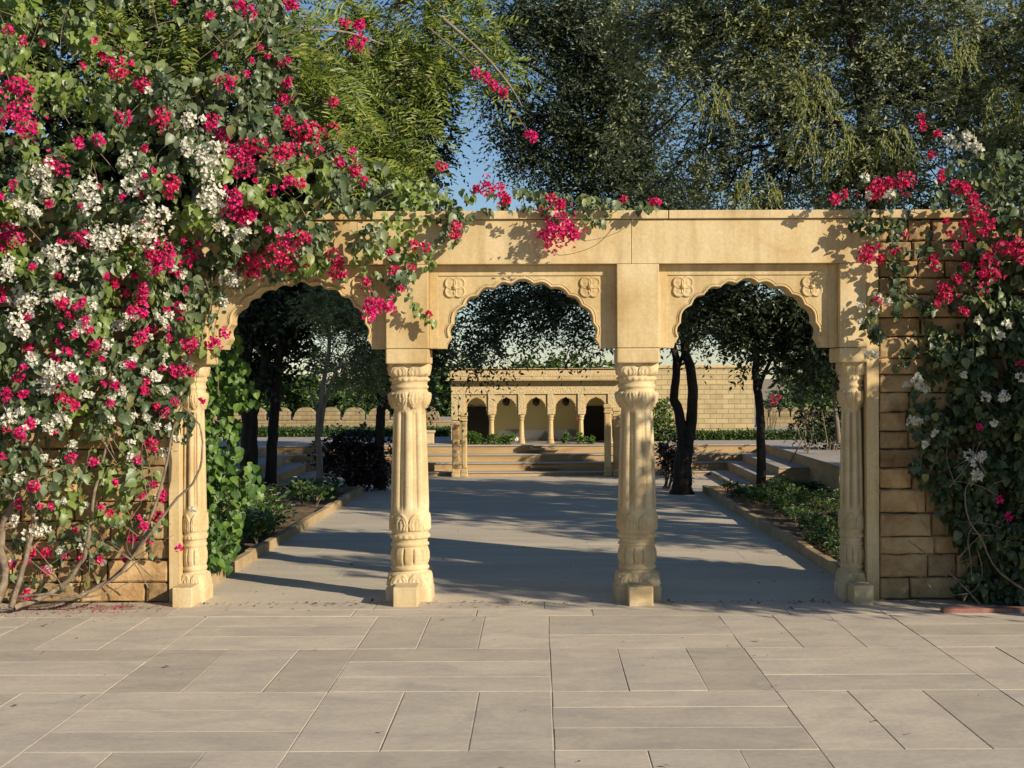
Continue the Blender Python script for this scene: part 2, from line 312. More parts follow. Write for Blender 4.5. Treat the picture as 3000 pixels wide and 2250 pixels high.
# ------------------------------------------------------------------ arcade
XC = [-2.44, -.906, .69, 2.23]; XCOL = [-2.42, -.906, .69, 2.2]; YC = 9.93
arc = empty('stone_arcade', (0, YC, 0), 'golden sandstone arcade of three scalloped arches on four carved columns', 'arcade')
def prof_mesh(prof, relief=None, nth=112, dz=.006):
    """prof: (yr, halfwidth in px, exponent)"""
    zs = [EYE-((737+p[0]*.3557)-CY)*9.85/F for p in prof]; zs = [max(0, z) for z in zs]
    Z = []; H = []; Pp = []
    for (a, b, z1, z2) in zip(prof, prof[1:], zs, zs[1:]):
        k = max(1, int(abs(z1-z2)/dz))
        for i in range(k):
            t = i/k; Z.append(z1+(z2-z1)*t); H.append(a[1]+(b[1]-a[1])*t); Pp.append(a[2]+(b[2]-a[2])*t)
    Z.append(zs[-1]); H.append(prof[-1][1]); Pp.append(prof[-1][2])
    Z = np.array(Z); H = np.array(H)/2.811/308; Pp = np.array(Pp)
    th = np.linspace(0, 2*np.pi, nth, endpoint=False); c, s = np.abs(np.cos(th)), np.abs(np.sin(th))
    R = H[:, None]/((c[None]**Pp[:, None]+s[None]**Pp[:, None])**(1/Pp[:, None]))
    if relief is not None: R = R + relief(Z[:, None], th[None])
    G = np.stack([R*np.cos(th)[None], R*np.sin(th)[None], np.broadcast_to(Z[:, None], R.shape)], -1)
    m = MB(); m.grid(G[::-1], True)
    m.add([(0,0,Z[0])]+[tuple(v) for v in G[0]], np.array([(0, i+1, (i+1) % nth+1) for i in range(nth)]))
    return m
def yz(yr): return EYE-((737+yr*.3557)-CY)*9.85/F
def petals(Z, th, ztop, zbot, n, amp, up=True, ph=0):
    v = (Z-zbot)/(ztop-zbot); v = v if up else 1-v
    u = ((th+ph)*n/(2*np.pi)) % 1*2-1; inside = (v >= 0) & (v <= 1); vc = np.clip(v, 0, 1)
    wdt = .92*np.sqrt(np.clip(1-vc**2.2, 0, 1))*(.75+.25*np.sin(np.pi*vc)); d = wdt-np.abs(u)
    e = .55*amp*(d > 0)*np.clip(d*5, 0, 1)+amp*np.exp(-(d/.09)**2)+.6*amp*np.exp(-((d-.33)/.07)**2)*(vc < .75)+.5*amp*np.exp(-(u/.07)**2)*(vc < .6)
    return np.where(inside, e, 0)
def rel_cap(Z, th):
    e = petals(Z, th, yz(140), yz(210), 8, .014, True)
    e = e+petals(Z, th, yz(312), yz(408), 8, .019, False)
    b = (Z < yz(218)) & (Z > yz(240)); return e+np.where(b, .006*np.abs(np.sin(th*10)), 0)
def rel_shaft(Z, th):
    zt, zb = yz(418), yz(1035); fade = np.clip((zt-Z)/.03, 0, 1)*np.clip((Z-zb)/.05, 0, 1)
    u = ((th/(2*np.pi)*8+.5) % 1)*2-1; a = np.abs(u)
    lobe =   .024*np.sqrt(np.clip(1-(a/.70)**2, 0, 1)); ridge = .017*np.exp(-((a-.86)/.06)**2)
    e = (lobe+ridge-.020)*fade
    return e+petals(Z, th, yz(1045), yz(1148), 8, .015, True)
def rel_base(Z, th):
    e = np.where((Z < yz(1172)) & (Z > yz(1196)), .006*np.abs(np.sin(th*10)), 0)
    u = ((th/(2*np.pi)*12) % 1)*2-1
    b = np.clip((yz(1250)-Z)/.02, 0, 1)*np.clip((Z-yz(1358))/.02, 0, 1); e = e-b*.018*np.exp(-(u/.14)**2)
    return e+petals(Z, th, yz(1404), yz(1478), 8, .014, True)
P_cap = [(130,122,8),(150,120,8),(195,113,6),(212,107,4),(216,113,2.3),(226,119,2.1),(238,117,2),(244,109,2),(262,107,2),(268,113,2),(276,116,2),(284,113,2),(290,105,2),(300,111,2),(318,117,2),(340,118,2),(365,112,2),(390,102,2),(410,95,2),(418,93,2)]
P_shaft = [(418,94,2),(700,105,2),(1035,114,2),(1150,115,2)]
P_base = [(1150,114,2),(1166,110,2),(1172,117,2),(1196,118,2),(1200,107,2),(1222,106,2),(1228,116,2),(1240,115,2),(1246,105,2),(1262,112,2),(1290,119,2),(1320,119,2),(1345,113,2),(1360,105,2),(1366,113,2),(1376,117,2),(1386,113,2),(1392,103,2),(1398,107,2.3),(1410,121,3.2),(1450,124,4.5),(1480,129,7),(1496,140,9),(1600,140,9)]
col_parts = [(prof_mesh(P_shaft, rel_shaft, 144), 'column'), (prof_mesh(P_cap, rel_cap, 144), 'capital'), (prof_mesh(P_base, rel_base, 144), 'column_base')]
cm = None
for i, xc in enumerate(XC):
    if i == 0:
        c0 = col_parts[0][0].build('column', M['sandcol'], loc=(0,0,0), smooth=True)
        k1 = col_parts[1][0].build('capital', M['sandcol'], loc=(0,0,0), smooth=True); k2 = col_parts[2][0].build('column_base', M['sandcol'], loc=(0,0,0), smooth=True)
        fb = MB().box(-.082, .082, -.385, -.165, -.01, .132).build('footing_block', M['sandcol'], loc=(0,0,0), bevel=.006)
        for k in (k1, k2, fb): k.parent = c0
        for o in (c0, k1, k2):
            for p in o.data.polygons: pass
        c0.parent = arc; c0.location = (XCOL[0], 0, 0); c0.scale = (.62, .95, 1); fb.scale = (1.3, 1, 1)
    else:
        c = c0.copy(); COL.objects.link(c); c.location = (XCOL[i], 0, 0); c.scale = (.62, .95, 1) if i == 3 else (1, 1, 1)
        for k in (k1, k2, fb):
            q = k.copy(); COL.objects.link(q); q.parent = c
            if k is fb: q.scale = (1.3, 1, 1) if i == 3 else (1, 1, 1)
PH = .146; ZB, ZT, ZL = 1.752, 2.333, 2.637
for i, xc in enumerate(XC):      # piers above the capitals
    m = MB(); h = PH
    x0, x1 = xc-h, xc+h
    if i == 3: x1 = 2.268
    if i == 0: x0 = -2.478
    m.box(x0, x1, YF, YF+.36, ZB, ZT-.002)
    pr = m.build('pier', M['sand'], arc, bevel=.005)
    m = MB(); m.box(x0-.002, x1+.002, YF-.005, YF+.365, ZB-.106, ZB-.003); m.build('pier_block', M['sand'], pr, bevel=.01)
# beam blocks
m = MB(); cuts = [-2.478, -1.25, .645, 2.268]
for a, b in zip(cuts, cuts[1:]): m.box(a+.0015, b-.0015, YF, YF+.36, ZT, ZL)
m.build('beam', M['sand'], arc, bevel=.003)
m = MB(); cuts = [-2.56, -1.7, -.6, .9, 2.27, 2.356]
for a, b in zip(cuts, cuts[1:]): m.box(a+.003, b-.003, YF-.022, YF+.4, ZL+.004, ZL+.062)
m.build('coping', M['sand'], arc, bevel=.005)
def arch_curve(xm, a, zs, b, foot, zb, rise=.03):
    """left foot -> apex -> right foot"""
    angs = [math.radians(d) for d in (0, 15, 36, 51, 67, 81)]
    P = [np.array([a*math.cos(t), b*math.sin(t)]) for t in angs]; out = [(a+foot, zb-zs), (a+foot*.8, (zb-zs)*.6), (a+foot*.1, -.012)]
    for p, q in zip(P, P[1:]):
        d = q-p; L = np.hypot(*d); nn = np.array([d[1], -d[0]])/L; nn = nn if np.dot(nn, p+q) > 0 else -nn
        for k in range(8):
            s = k/8; out.append(tuple(p+d*s+nn*L*.2*math.sin(math.pi*s)))
    p = P[-1]
    for k in range(6):
        s = k/6; out.append((p[0]*(1-s), p[1]+(b+rise-p[1])*(s**1.2)+.012*math.sin(math.pi*s)))
    R = [(x, z) for x, z in out]; Lh = [(-x, z) for x, z in out]
    full = Lh+[(0, b+rise)]+R[::-1]
    return [(xm+x, zs+z) for x, z in full]
from mathutils.geometry import tessellate_polygon
def arch_panel(mb, curve, x0, x1, z0, z1, yf, yb):
    pts = [(x0, z0)]+curve+[(x1, z0), (x1, z1), (x0, z1)]; n = len(pts)
    tri = tessellate_polygon([[Vector((p[0], p[1], 0)) for p in pts]])
    V = [(p[0], yf, p[1]) for p in pts]+[(p[0], yb, p[1]) for p in pts]
    tri = np.array(tri)
    T = []
    for a, b, c in tri:
        A, B, C = np.array(pts[a]), np.array(pts[b]), np.array(pts[c]); cr = (B-A)[0]*(C-A)[1]-(B-A)[1]*(C-A)[0]
        T.append((a, b, c) if cr > 0 else (a, c, b))
    T = np.array(T); Q = np.array([(i, i+n, (i+1) % n+n, (i+1) % n) for i in range(n)])
    mb.add(V, [T, T[:, ::-1]+n, Q])
for i in range(3):
    xa, xb = XC[i]+PH, XC[i+1]-PH; xm = (xa+xb)/2; sc = (xb-xa)/1.304
    a = .503*sc; cv = arch_curve(xm, a, 1.83, .372, .035, ZB)
    m = MB(); arch_panel(m, cv, xa+.0, xb-.0, ZB, ZT-.0, YF+.088, YF+.27)
    pn = m.build('arch_panel', M['sand'], arc)
    m = MB(); fr = .064    # raised frame round the spandrels
    m.box(xa+.001, xa+fr, YF+.078, YF+.0875, ZB+.001, ZT-.001); m.box(xb-fr, xb-.001, YF+.078, YF+.0875, ZB+.001, ZT-.001); m.box(xa+fr, xb-fr, YF+.078, YF+.0875, ZT-.075, ZT-.001)
    m.build('panel_frame', M['sand'], pn, bevel=.003)
    m = MB(); C = np.array(cv); ctr = np.array([xm, 1.80])
    D = unit(C-ctr)
    for off, rr, pr_ in ((.010, .009, .003), (.027, .0035, .001)):
        Q = C+D*off; T = np.stack([Q[:, 0], np.full(len(Q), YF+.088-pr_), Q[:, 1]], -1)[3:-3]; m.tube(T, rr, 6)
    m.build('arch_moulding', M['sand'], pn, smooth=True)
    m = MB(); zc = 2.245
    for sx in (-.012, .012): m.tube([(xm+sx*.6, YF+.088, zc), (xm+sx, YF+.084, zc+.012), (xm+sx, YF+.084, ZT-.077)], .0035, 6)
    m.build('finial', M['sand'], pn, smooth=True)
    for s in (-1, 1):
        m = MB(); cx = xm+s*.47*sc; cz = 2.178
        for q in range(4):
            an = math.pi/4+q*math.pi/2; px, pz = cx+math.cos(an)*.041, cz+math.sin(an)*.041
            m.dish((px, YF+.088, pz), .043, [(1.04,-.004),(1,.010),(.88,.015),(.76,.010),(.45,.008),(0.01,.013)], 24)
        m.dish((cx, YF+.088, cz), .019, [(1,-.004),(.95,.018),(.6,.025),(.01,.027)], 16)
        m.build('rosette', M['sand'], pn, smooth=True)
# jambs
for xa, xb in ((-2.56, -2.481), (2.271, 2.356)):
    m = MB(); m.box(xa, xb, YF+.012 if xa < 0 else YF+.02, YF+.33, -.01, ZL); m.build('jamb', M['sand'], arc, bevel=.005)

# ------------------------------------------------------------------ masonry walls
def masonry(mb, x0, x1, z0, z1, yf, ch=.138, th=.3):
    z = z0; r = 0
    while z < z1-.03:
        h = min(ch+random.uniform(-.03, .03), z1-z)
        if z1-(z+h) < .06: h = z1-z
        x = x0-(0 if r % 2 else .0)
        while x < x1-.01:
            wd = random.choice([.18, .24, .3, .36, .44])*random.uniform(.85, 1.15)
            if x1-(x+wd) < .14: wd = x1-x
            g = random.uniform(.003, .008); a, b, c, d = x+g, x+wd-g, z+g*.8, z+h-g*.8; pr = random.uniform(-.018, .016)
            nx, nz = 9, 6; G = np.zeros((nz, nx, 3)); sd = random.uniform(0, 99); e = .02
            us = [0, .03, .16, .32, .5, .68, .84, .97, 1]; vs = [0, .07, .35, .65, .93, 1]
            for i, v in enumerate(vs):
                for j, u in enumerate(us):
                    X = a+(b-a)*u; Z = c+(d-c)*v; edge = min(u*(b-a), (1-u)*(b-a), v*(d-c), (1-v)*(d-c))
                    bul = min(1, edge/.012)*.012+  .010*noise.noise((X*8, sd, Z*8))+.009*noise.noise((X*30, sd, Z*30))
                    je = .007*noise.noise((X*14, sd+5, Z*14))
                    G[i, j] = (X+(je if j in (0, nx-1) else 0), yf-bul+pr, Z+(je if i in (0, nz-1) else 0))
            mb.grid(G)
            ring = list(G[0])+list(G[1:, -1])+list(G[-1, ::-1][1:])+list(G[::-1, 0][1:-1]); ring = np.array(ring); bk = ring.copy(); bk[:, 1] = yf+.08
            mb.grid(np.array([bk, ring]), True); x += wd
        z += h; r += 1
def stone_wall(x0, x1, label):
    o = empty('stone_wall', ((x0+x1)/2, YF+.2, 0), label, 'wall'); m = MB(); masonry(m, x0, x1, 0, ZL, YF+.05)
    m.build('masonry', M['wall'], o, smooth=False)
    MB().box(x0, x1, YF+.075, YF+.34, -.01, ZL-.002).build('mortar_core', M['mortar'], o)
    m = MB(); x = x0
    while x < x1-.05:
        wd = min(random.uniform(.8, 1.1), x1-x); m.box(x+.003, x+wd-.003, YF-.015, YF+.4, ZL+.004, ZL+.062); x += wd
    m.build('coping', M['sand'], o, bevel=.006)
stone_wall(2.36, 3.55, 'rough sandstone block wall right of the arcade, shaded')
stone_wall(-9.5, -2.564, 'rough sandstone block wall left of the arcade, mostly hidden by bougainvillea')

# ------------------------------------------------------------------ court steps and terraces
st = empty('stone_steps', (0, 23.1, 0), 'wide sandstone steps climbing on three sides of the court to the pavilion', 'steps')
ZS = [.065, .193, .309, .444]; YS = [22.2, 22.5, 22.8, 23.1]; XR = [2.7, 3.0, 3.28, 3.7]; XL = [-3.4, -3.7, -4.0, -4.4]; YN = 19.3
prev = -.02
for k in range(4):
    z = ZS[k]; yb = YS[k+1] if k < 3 else 40; xr = XR[k+1] if k < 3 else 14; xl = XL[k+1] if k < 3 else -14
    # riser blocks (sandstone) and tread slabs (grey)
    m = MB()
    m.box(XL[k], XR[k], YS[k], yb, -.02, z-.022); m.box(XR[k]+.001, xr, 17.4 if k == 3 else YN, yb, -.02, z-.022); m.box(xl, XL[k]-.001, YN, yb, -.02, z-.022)
    bar = m.build('riser', M['step'], st)
    m = MB(); m.box(XL[k]-.001, XR[k]+.001, YS[k]-.02, yb+.0, z-.021, z); m.box(XR[k]-.02+.022, xr, (17.4 if k == 3 else YN)-.015, yb, z-.021, z+.0); m.box(xl, XL[k]-.002, YN-.015, yb, z-.021, z)
    m.build('tread', M['tread'], st, bevel=.005)
for k in (3, 1):   # small projecting shelves in the middle of the risers
    zt = ZS[k]-.045; m = MB(); m.box(-.13, .34, YS[k]-.07, YS[k]-.004, zt-.035, zt)
    for q in range(12): m.box(-.125+q*.039, -.125+q*.039+.02, YS[k]-.06, YS[k]-.01, zt-.05, zt-.036)
    m.build('shelf', M['step'], st)
# ------------------------------------------------------------------ pavilion
YP = 23.6; ZF = .444
pv = empty('pavilion', (0, YP, ZF), 'low flat roofed sandstone pavilion with five scalloped bays at the end of the court', 'pavilion')
def px(r): return (884.8+r/4.0-CX)*YP/F
def pz(r): return EYE-(737.3+r/4.0-CY)*YP/F
xl_, xr_ = px(358), px(1830)
m = MB(); m.box(xl_-.04, xr_+.04, YP-.09, YP+1.25, pz(300), pz(262)); m.box(xl_, xr_, YP-.07, YP+1.25, pz(262), pz(240)); m.build('roof', M['carve'], pv)
m = MB(); m.box(xl_-.08, xr_+.08, YP-.15, YP+1.25, pz(350)+.02, pz(302)-.06); m.box(xl_-.06, xr_+.06, YP-.12, YP+1.25, pz(302)-.058, pz(302)-.002); m.box(xl_-.02, xr_+.02, YP-.11, YP+1.25, pz(239), pz(233)); m.build('cornice', M['sand'], pv, bevel=.006)
m = MB(); m.box(xl_, xr_, YP, YP+.16, pz(455), pz(352)+.02); m.build('frieze', M['carve'], pv)
cent = [px(v) for v in (448, 705, 965, 1218, 1480, 1740)]
for i in range(5):
    xa, xb = cent[i]+.055, cent[i+1]-.055; xm = (xa+xb)/2; a = (xb-xa)/2*.83
    cv = arch_curve(xm, a, pz(585), pz(490)-pz(585), .012, pz(632), .012)
    m = MB(); arch_panel(m, cv, xa, xb, pz(632), pz(455), YP+.03, YP+.13); m.build('arch_panel', M['sand'], pv)
for i, xx in enumerate(cent):
    m = MB(); m.box(xx-.054, xx+.054, YP+.005, YP+.15, pz(632), pz(455)-.001); 
    if i in (0, 5):
        s = -1 if i == 0 else 1; e = xl_ if i == 0 else xr_
        m.box(min(e, xx+s*.055), max(e, xx+s*.055), YP+.01, YP+.15, ZF, pz(455)-.001)
    m.build('pier', M['carve'], pv, bevel=.004)
def small_col(mb, x, y, z0, z1, r):
    pr = [(0,1.35),(.05,1.35),(.06,1.1),(.10,1.25),(.13,1.0),(.16,1.2),(.19,1.0),(.5,.92),(.80,.85),(.82,1.05),(.86,1.1),(.88,.9),(.91,1.15),(.96,1.3),(1,1.35)]
    th = np.linspace(0, 2*np.pi, 24, endpoint=False); G = []
    for t, q in pr:
        fl = 1-.06*np.abs(np.sin(th*4))*(1 if .19 <= t <= .8 else 0); G.append(np.stack([x+np.cos(th)*r*q*fl, y+np.sin(th)*r*q*fl, np.full(24, z0+(z1-z0)*t)], -1))
    mb.grid(np.array(G), True)
for xx in cent: 
    m = MB(); small_col(m, xx, YP+.08, ZF, pz(632), .046); m.build('column', M['sand'], pv)
m = MB(); m.box(xl_, xr_, YP+1.1, YP+1.25, ZF, pz(352)); m.box(xl_+.001, xl_+.1, YP+.16, YP+1.1, ZF, pz(352)); m.box(xr_-.1, xr_-.001, YP+.16, YP+1.1, ZF, pz(352)); m.build('back_wall', M['cream'], pv)
m = MB(); m.box(px(750), px(1450), YP+1.085, YP+1.099, ZF, pz(782)); m.build('marble_dado', M['marble'], pv)
for a, b in ((470, 690), (1510, 1740)):
    m = MB(); m.box(px(a), px(b), YP+1.07, YP+1.098, ZF, pz(572)); dr = m.build('dark_doorway', M['black'], pv)  # flat black slab in place of the dark inside the open doorway
for v in (835, 1092, 1347):
    x = px(v)*1.02; z = pz(520); o = empty('hanging_lantern', (x, YP+.4, z), 'small dark round lantern hanging in the %s bay of the pavilion' % {835: 'second', 1092: 'middle', 1347: 'fourth'}[v], 'lantern', 'lanterns hanging in the pavilion arches')
    th = np.linspace(0, 2*np.pi, 16, endpoint=False); G = [np.stack([x+np.cos(th)*q, YP+.4+np.sin(th)*q, np.full(16, z+h)], -1) for h, q in ((-.085,.004),(-.075,.03),(-.05,.055),(-.01,.066),(.03,.055),(.055,.03),(.075,.014),(.10,.006))]
    m = MB(); m.grid(np.array(G), True); m.build('lantern_body', M['bronze'], o, smooth=True); m = MB(); m.tube([(x, YP+.4, z+.1), (x, YP+.4, pz(400))], .004, 5); m.build('chain', M['bronze'], o)
m = MB(); xx = px(1440); m.box(xx-.025, xx+.02, YP-.01, YP+.02, pz(685), pz(650)); m.box(xx-.02, xx+.015, YP-.014, YP-.0102, pz(680), pz(656))
tag(m.build('wall_box', M['redbox'], loc=(xx, YP, pz(668)), bevel=.003), 'small dark red box fixed beside the fourth pavilion column', 'box')
# freestanding pillars at the foot of the steps
for (ra, rb, rt), lab in zip(((358,436,648),(441,498,612),(1676,1746,545),(1752,1826,575)), ('outermost slim stone pillar left of the steps', 'inner slim stone pillar left of the steps', 'inner slim stone pillar right of the steps, the taller of its pair', 'outer slim stone pillar right of the steps, partly behind the big column')):
    Yp = 22.0; k = Yp/F; x0 = (884.8+ra/4-CX)*k; x1 = (884.8+rb/4-CX)*k; zt = EYE-(737.3+rt/4-CY)*k; xm = (x0+x1)/2; h = (x1-x0)/2
    o = empty('stone_pillar', (xm, Yp+h, 0), lab, 'pillar', 'slim pillars at the foot of the court steps')
    MB().box(xm-h*.82, xm+h*.82, Yp, Yp+h*1.7, .13, zt-.14).build('shaft', M['step' if ra in (358, 1752) else 'sand'], o, bevel=.02)
    m = MB(); m.box(xm-h, xm+h, Yp-.02, Yp+h*2, 0, .06); m.box(xm-h*.92, xm+h*.92, Yp-.01, Yp+h*1.85, .061, .129); m.build('pillar_base', M['sand'], o, bevel=.01)
    m = MB(); m.box(xm-h*.95, xm+h*.95, Yp-.015, Yp+h*1.9, zt-.139, zt-.10); m.box(xm-h*.85, xm+h*.85, Yp-.005, Yp+h*1.8, zt-.099, zt-.06); m.box(xm-h*1.05, xm+h*1.05, Yp-.025, Yp+h*2.05, zt-.059, zt); m.build('capital', M['sand'], o, bevel=.01)
# high block wall right of the pavilion
Yw = 25.5; o = empty('block_wall', (5, Yw, ZF), 'tall sunlit block wall right of the pavilion', 'wall')
xa, xb = (1330-CX)*Yw/F, (1629-CX)*Yw/F; zt = EYE-(790-CY)*Yw/F; zm = EYE-(831-CY)*Yw/F
MB().box(xa, xb, Yw, Yw+.4, ZF-.1, zt-.05).build('wall_body', M['brick'], o)
m = MB(); m.box(xa-.02, xb+.02, Yw-.03, Yw+.43, zt-.049, zt); m.box(xa, xb+.01, Yw-.012, Yw-.001, zm-.012, zm+.012); m.build('coping', M['sand'], o, bevel=.004)
M['brickshade'] = brickmat('shaded_block_wall', (.34,.26,.135), (.27,.2,.1), (.16,.11,.06), .22, .088)  # block wall colours darkened to stand in for shade on the battlemented walls
def cren(x0, x1, Yc, ybase, ytop, ymer, label, pitch, mt='brick'):
    zt = EYE-(ytop-CY)*Yc/F; zm = EYE-(ymer-CY)*Yc/F; o = empty('crenellated_wall', ((x0+x1)/2, Yc, 0), label, 'wall', 'battlemented garden walls')
    MB().box(x0, x1, Yc, Yc+.3, -.1, zt).build('wall_body', M[mt], o); x = x0
    while x+pitch*.9 < x1:
        hw = pitch*.44; cv = [(x+pitch/2+hw*math.cos(a), zt+.002+(zm-zt)*math.sin(a)**.8) for a in np.linspace(0, math.pi, 12)]; n = len(cv)
        V = [(p[0], Yc-.02, p[1]) for p in cv]+[(p[0], Yc+.28, p[1]) for p in cv]; m = MB()
        m.add(V, [np.array([list(range(n))[::-1]]), np.array([[i+n for i in range(n)]]), np.array([(i, i+1, i+n+1, i+n) for i in range(n-1)])]); m.build('merlon', M[mt], o); x += pitch
cren((1636-CX)*31/F, 9.5, 31, 950, 902, 882, 'low wall with small rounded battlements beyond the right terrace', .24, 'brickshade')
cren(-9.5, (972-CX)*32/F, 32, 945, 906, 878, 'low wall with large rounded battlements beyond the left terrace', .56, 'brickshade')
# pedestal left of pavilion
m = MB(); Yq = 23.7; k = Yq/F; m.box((905-CX)*k, (936-CX)*k, Yq, Yq+.3, ZF, EYE-(934-CY)*k); m.box((902-CX)*k, (939-CX)*k, Yq-.02, Yq+.32, EYE-(934-CY)*k+.001, EYE-(929-CY)*k)
tag(m.build('stone_pedestal', M['sand'], loc=((920-CX)*k, Yq, ZF), bevel=.006), 'short square stone pedestal on the terrace left of the pavilion', 'pedestal')
# red stone kerb in front of right vines
m = MB(); m.box(2.64, 6, 9.22, 9.3, -.01, .03)
tag(m.build('stone_kerb', M['redkerb'], loc=(3.5, 9.25, 0), bevel=.006), 'low reddish stone kerb under the right hand bougainvillea', 'kerb')
# ------------------------------------------------------------------ vegetation tools
def inpoly(P, x, y):
    x = np.asarray(x, float); y = np.asarray(y, float); ins = np.zeros(x.shape, bool); n = len(P)
    for i in range(n):
        x1, y1 = P[i]; x2, y2 = P[(i+1) % n]
        c = ((y1 > y) != (y2 > y)) & (x < (x2-x1)*(y-y1)/((y2-y1) if y2 != y1 else 1e-9)+x1); ins ^= c
    return ins
def dpoly(P, x, y):
    d = np.full(np.shape(x), 1e9); n = len(P)
    for i in range(n):
        a = np.array(P[i], float); b = np.array(P[(i+1) % n], float); ab = b-a
        t = np.clip(((x-a[0])*ab[0]+(y-a[1])*ab[1])/(ab@ab+1e-9), 0, 1)
        d = np.minimum(d, np.hypot(x-a[0]-t*ab[0], y-a[1]-t*ab[1]))
    return d
def nz(x, y, z, s): return np.array([noise.noise((a*s, b*s, c*s)) for a, b, c in zip(x, y, z)])
def flowers(mb, c, r, sz=.021, dens=1.0, flat=.75):
    n = int((4.8*(r/.022)**2)*dens)+8; k = max(1, int((r/.026)**1.5)); sub = rng.normal(size=(k, 3))*r*np.array([.48, .25, .42]); sub[0] = 0; sr = r*rng.uniform(.35, .75, k) if k > 1 else np.array([r*.9])
    pw = sr**2/np.sum(sr**2); w_ = rng.choice(k, n, p=pw); d = rdir(n); d[:, 1] = -np.abs(d[:, 1])*.8; d[:, 2] += .15; d = unit(d)
    rr = sr[w_]*rng.uniform(.55, 1.0, n); rr = np.where(rng.uniform(size=n) < .04, r*rng.uniform(.9, 1.3, n), rr)
    p = c+sub[w_]+d*rr[:, None]*np.array([1, flat, 1]); ax = unit(d+rng.normal(size=(n, 3))*.45+np.array([.1, -.35, 0]))
    u = unit(np.cross(ax, rdir(n))); v = np.cross(ax, u); s = sz*rng.uniform(.7, 1.2, n)
    for q in range(3):
        a = q*2.0944; dr = math.cos(a)*u+math.sin(a)*v
        scatter(mb, BR_V*np.array([1.25, 1, 1]), BR_F, p, ax*.8-dr*.5, dr*.85+ax*.5, s)
def crownfill(mb, blobs, dens, leafV, leafF, size, twigL=.3, per=12, droop=.3, clump=.35, hollow=.3, up=.4, elong=(1, 1, 1), tw=9):
    """blobs: (x,y,z,r). dens = clumps per m3. returns clump centres"""
    C = []
    for b in blobs:
        x, y, z, r = b; n = max(3, int(dens*4.19*r**3*elong[0]*elong[1]*elong[2])); p = rdir(n)*(rng.uniform(hollow**3, 1, n)**(1/3))[:, None]*r*np.array(elong)
        C.append(p+np.array([x, y, z]))
    C = np.concatenate(C); keep = nz(C[:, 0], C[:, 1], C[:, 2], 1.3)+rng.normal(size=len(C))*.12 > -.2; C = C[keep]; c = np.repeat(C, tw, 0); d = rdir(len(c)); d[:, 2] += up*.3; d = unit(d); st_ = c+rdir(len(c))*clump*rng.uniform(0, 1, len(c))[:, None]**.6
    L = twigL*rng.uniform(.6, 1.3, len(c)); t = np.tile(np.linspace(.12, 1, per), len(c)); st2 = np.repeat(st_, per, 0); d2 = np.repeat(d, per, 0); L2 = np.repeat(L, per)
    p = st2+d2*(L2*t)[:, None]; p[:, 2] -= droop*L2*t**2
    side = unit(np.cross(d2, rng.normal(size=d2.shape)*.4+np.array([0, 0, 1.]))); sg = np.tile(np.where(np.arange(per) % 2, 1, -1), len(c))[:, None]
    tip = d2*.55+side*sg*.8+rng.normal(size=d2.shape)*.25; tip[:, 2] -= droop*.4
    nr = rng.normal(size=d2.shape)*.6+np.array([.25, -.3, .8])
    scatter(mb, leafV, leafF, p, nr, tip, size*rng.uniform(.7, 1.25, len(p)))
    return C
def curve(a, b, n=7, sag=.1, wob=.05):
    a = np.array(a, float); b = np.array(b, float); t = np.linspace(0, 1, n)[:, None]; L = np.linalg.norm(b-a)
    P = a+(b-a)*t; P[:, 2:] += (np.sin(np.pi*t)*sag*L); P[1:-1] += rng.normal(size=(n-2, 3))*wob*L; return P
def smooth(P, n=24):
    P = np.array(P, float); t = np.linspace(0, len(P)-1, n); out = []
    for q in t:
        i = min(int(q), len(P)-2); f = q-i; p0 = P[max(i-1, 0)]; p1 = P[i]; p2 = P[i+1]; p3 = P[min(i+2, len(P)-1)]
        out.append(.5*((2*p1)+(-p0+p2)*f+(2*p0-5*p1+4*p2-p3)*f*f+(-p0+3*p1-3*p2+p3)*f**3))
    return np.array(out)
def tree(name, label, cat, base, trunks, blobs, leafmat_, barkmat, group=None, limbs=True, r0=.1, sub=26, **kw):
    o = empty(name, base, label, cat, group); m = MB(); C = crownfill(m, blobs, **kw); m.build('crown', leafmat_, o)
    m = MB(); ends = []
    for P, ra, rb in trunks:
        Q = smooth(P, 20); Q[1:] += rng.normal(size=Q[1:].shape)*ra*.07
        R = np.linspace(ra, rb, 20); R[:3] *= (1.35, 1.15, 1.05); m.tube(Q, R, 10); ends += [(Q[-1], rb), (Q[13], (ra+rb)/2*.8)]
    if limbs:
        for b in blobs:
            e, rr = min(ends, key=lambda q: np.linalg.norm(q[0]-np.array(b[:3]))); c = np.array(b[:3])
            Q = curve(e, c, 9, .08, .03); m.tube(Q, np.linspace(rr*.75, rr*.25, 9), 7)
            D_ = np.linalg.norm(C-c, axis=1); idx = np.where(D_ < b[3]*1.05)[0]
            if len(idx) > sub: idx = rng.choice(idx, sub, replace=False)
            for i in idx:
                s_ = Q[rng.integers(3, 9)]; K = curve(s_, C[i], 6, .05, .06); m.tube(K, np.linspace(rr*.22, .004, 6), 4)
    m.build('trunk', barkmat, o, smooth=True); return o
def blob(x, y, r, Y): p = at(x, y, Y); return (p[0], p[1], p[2], r*Y/F)

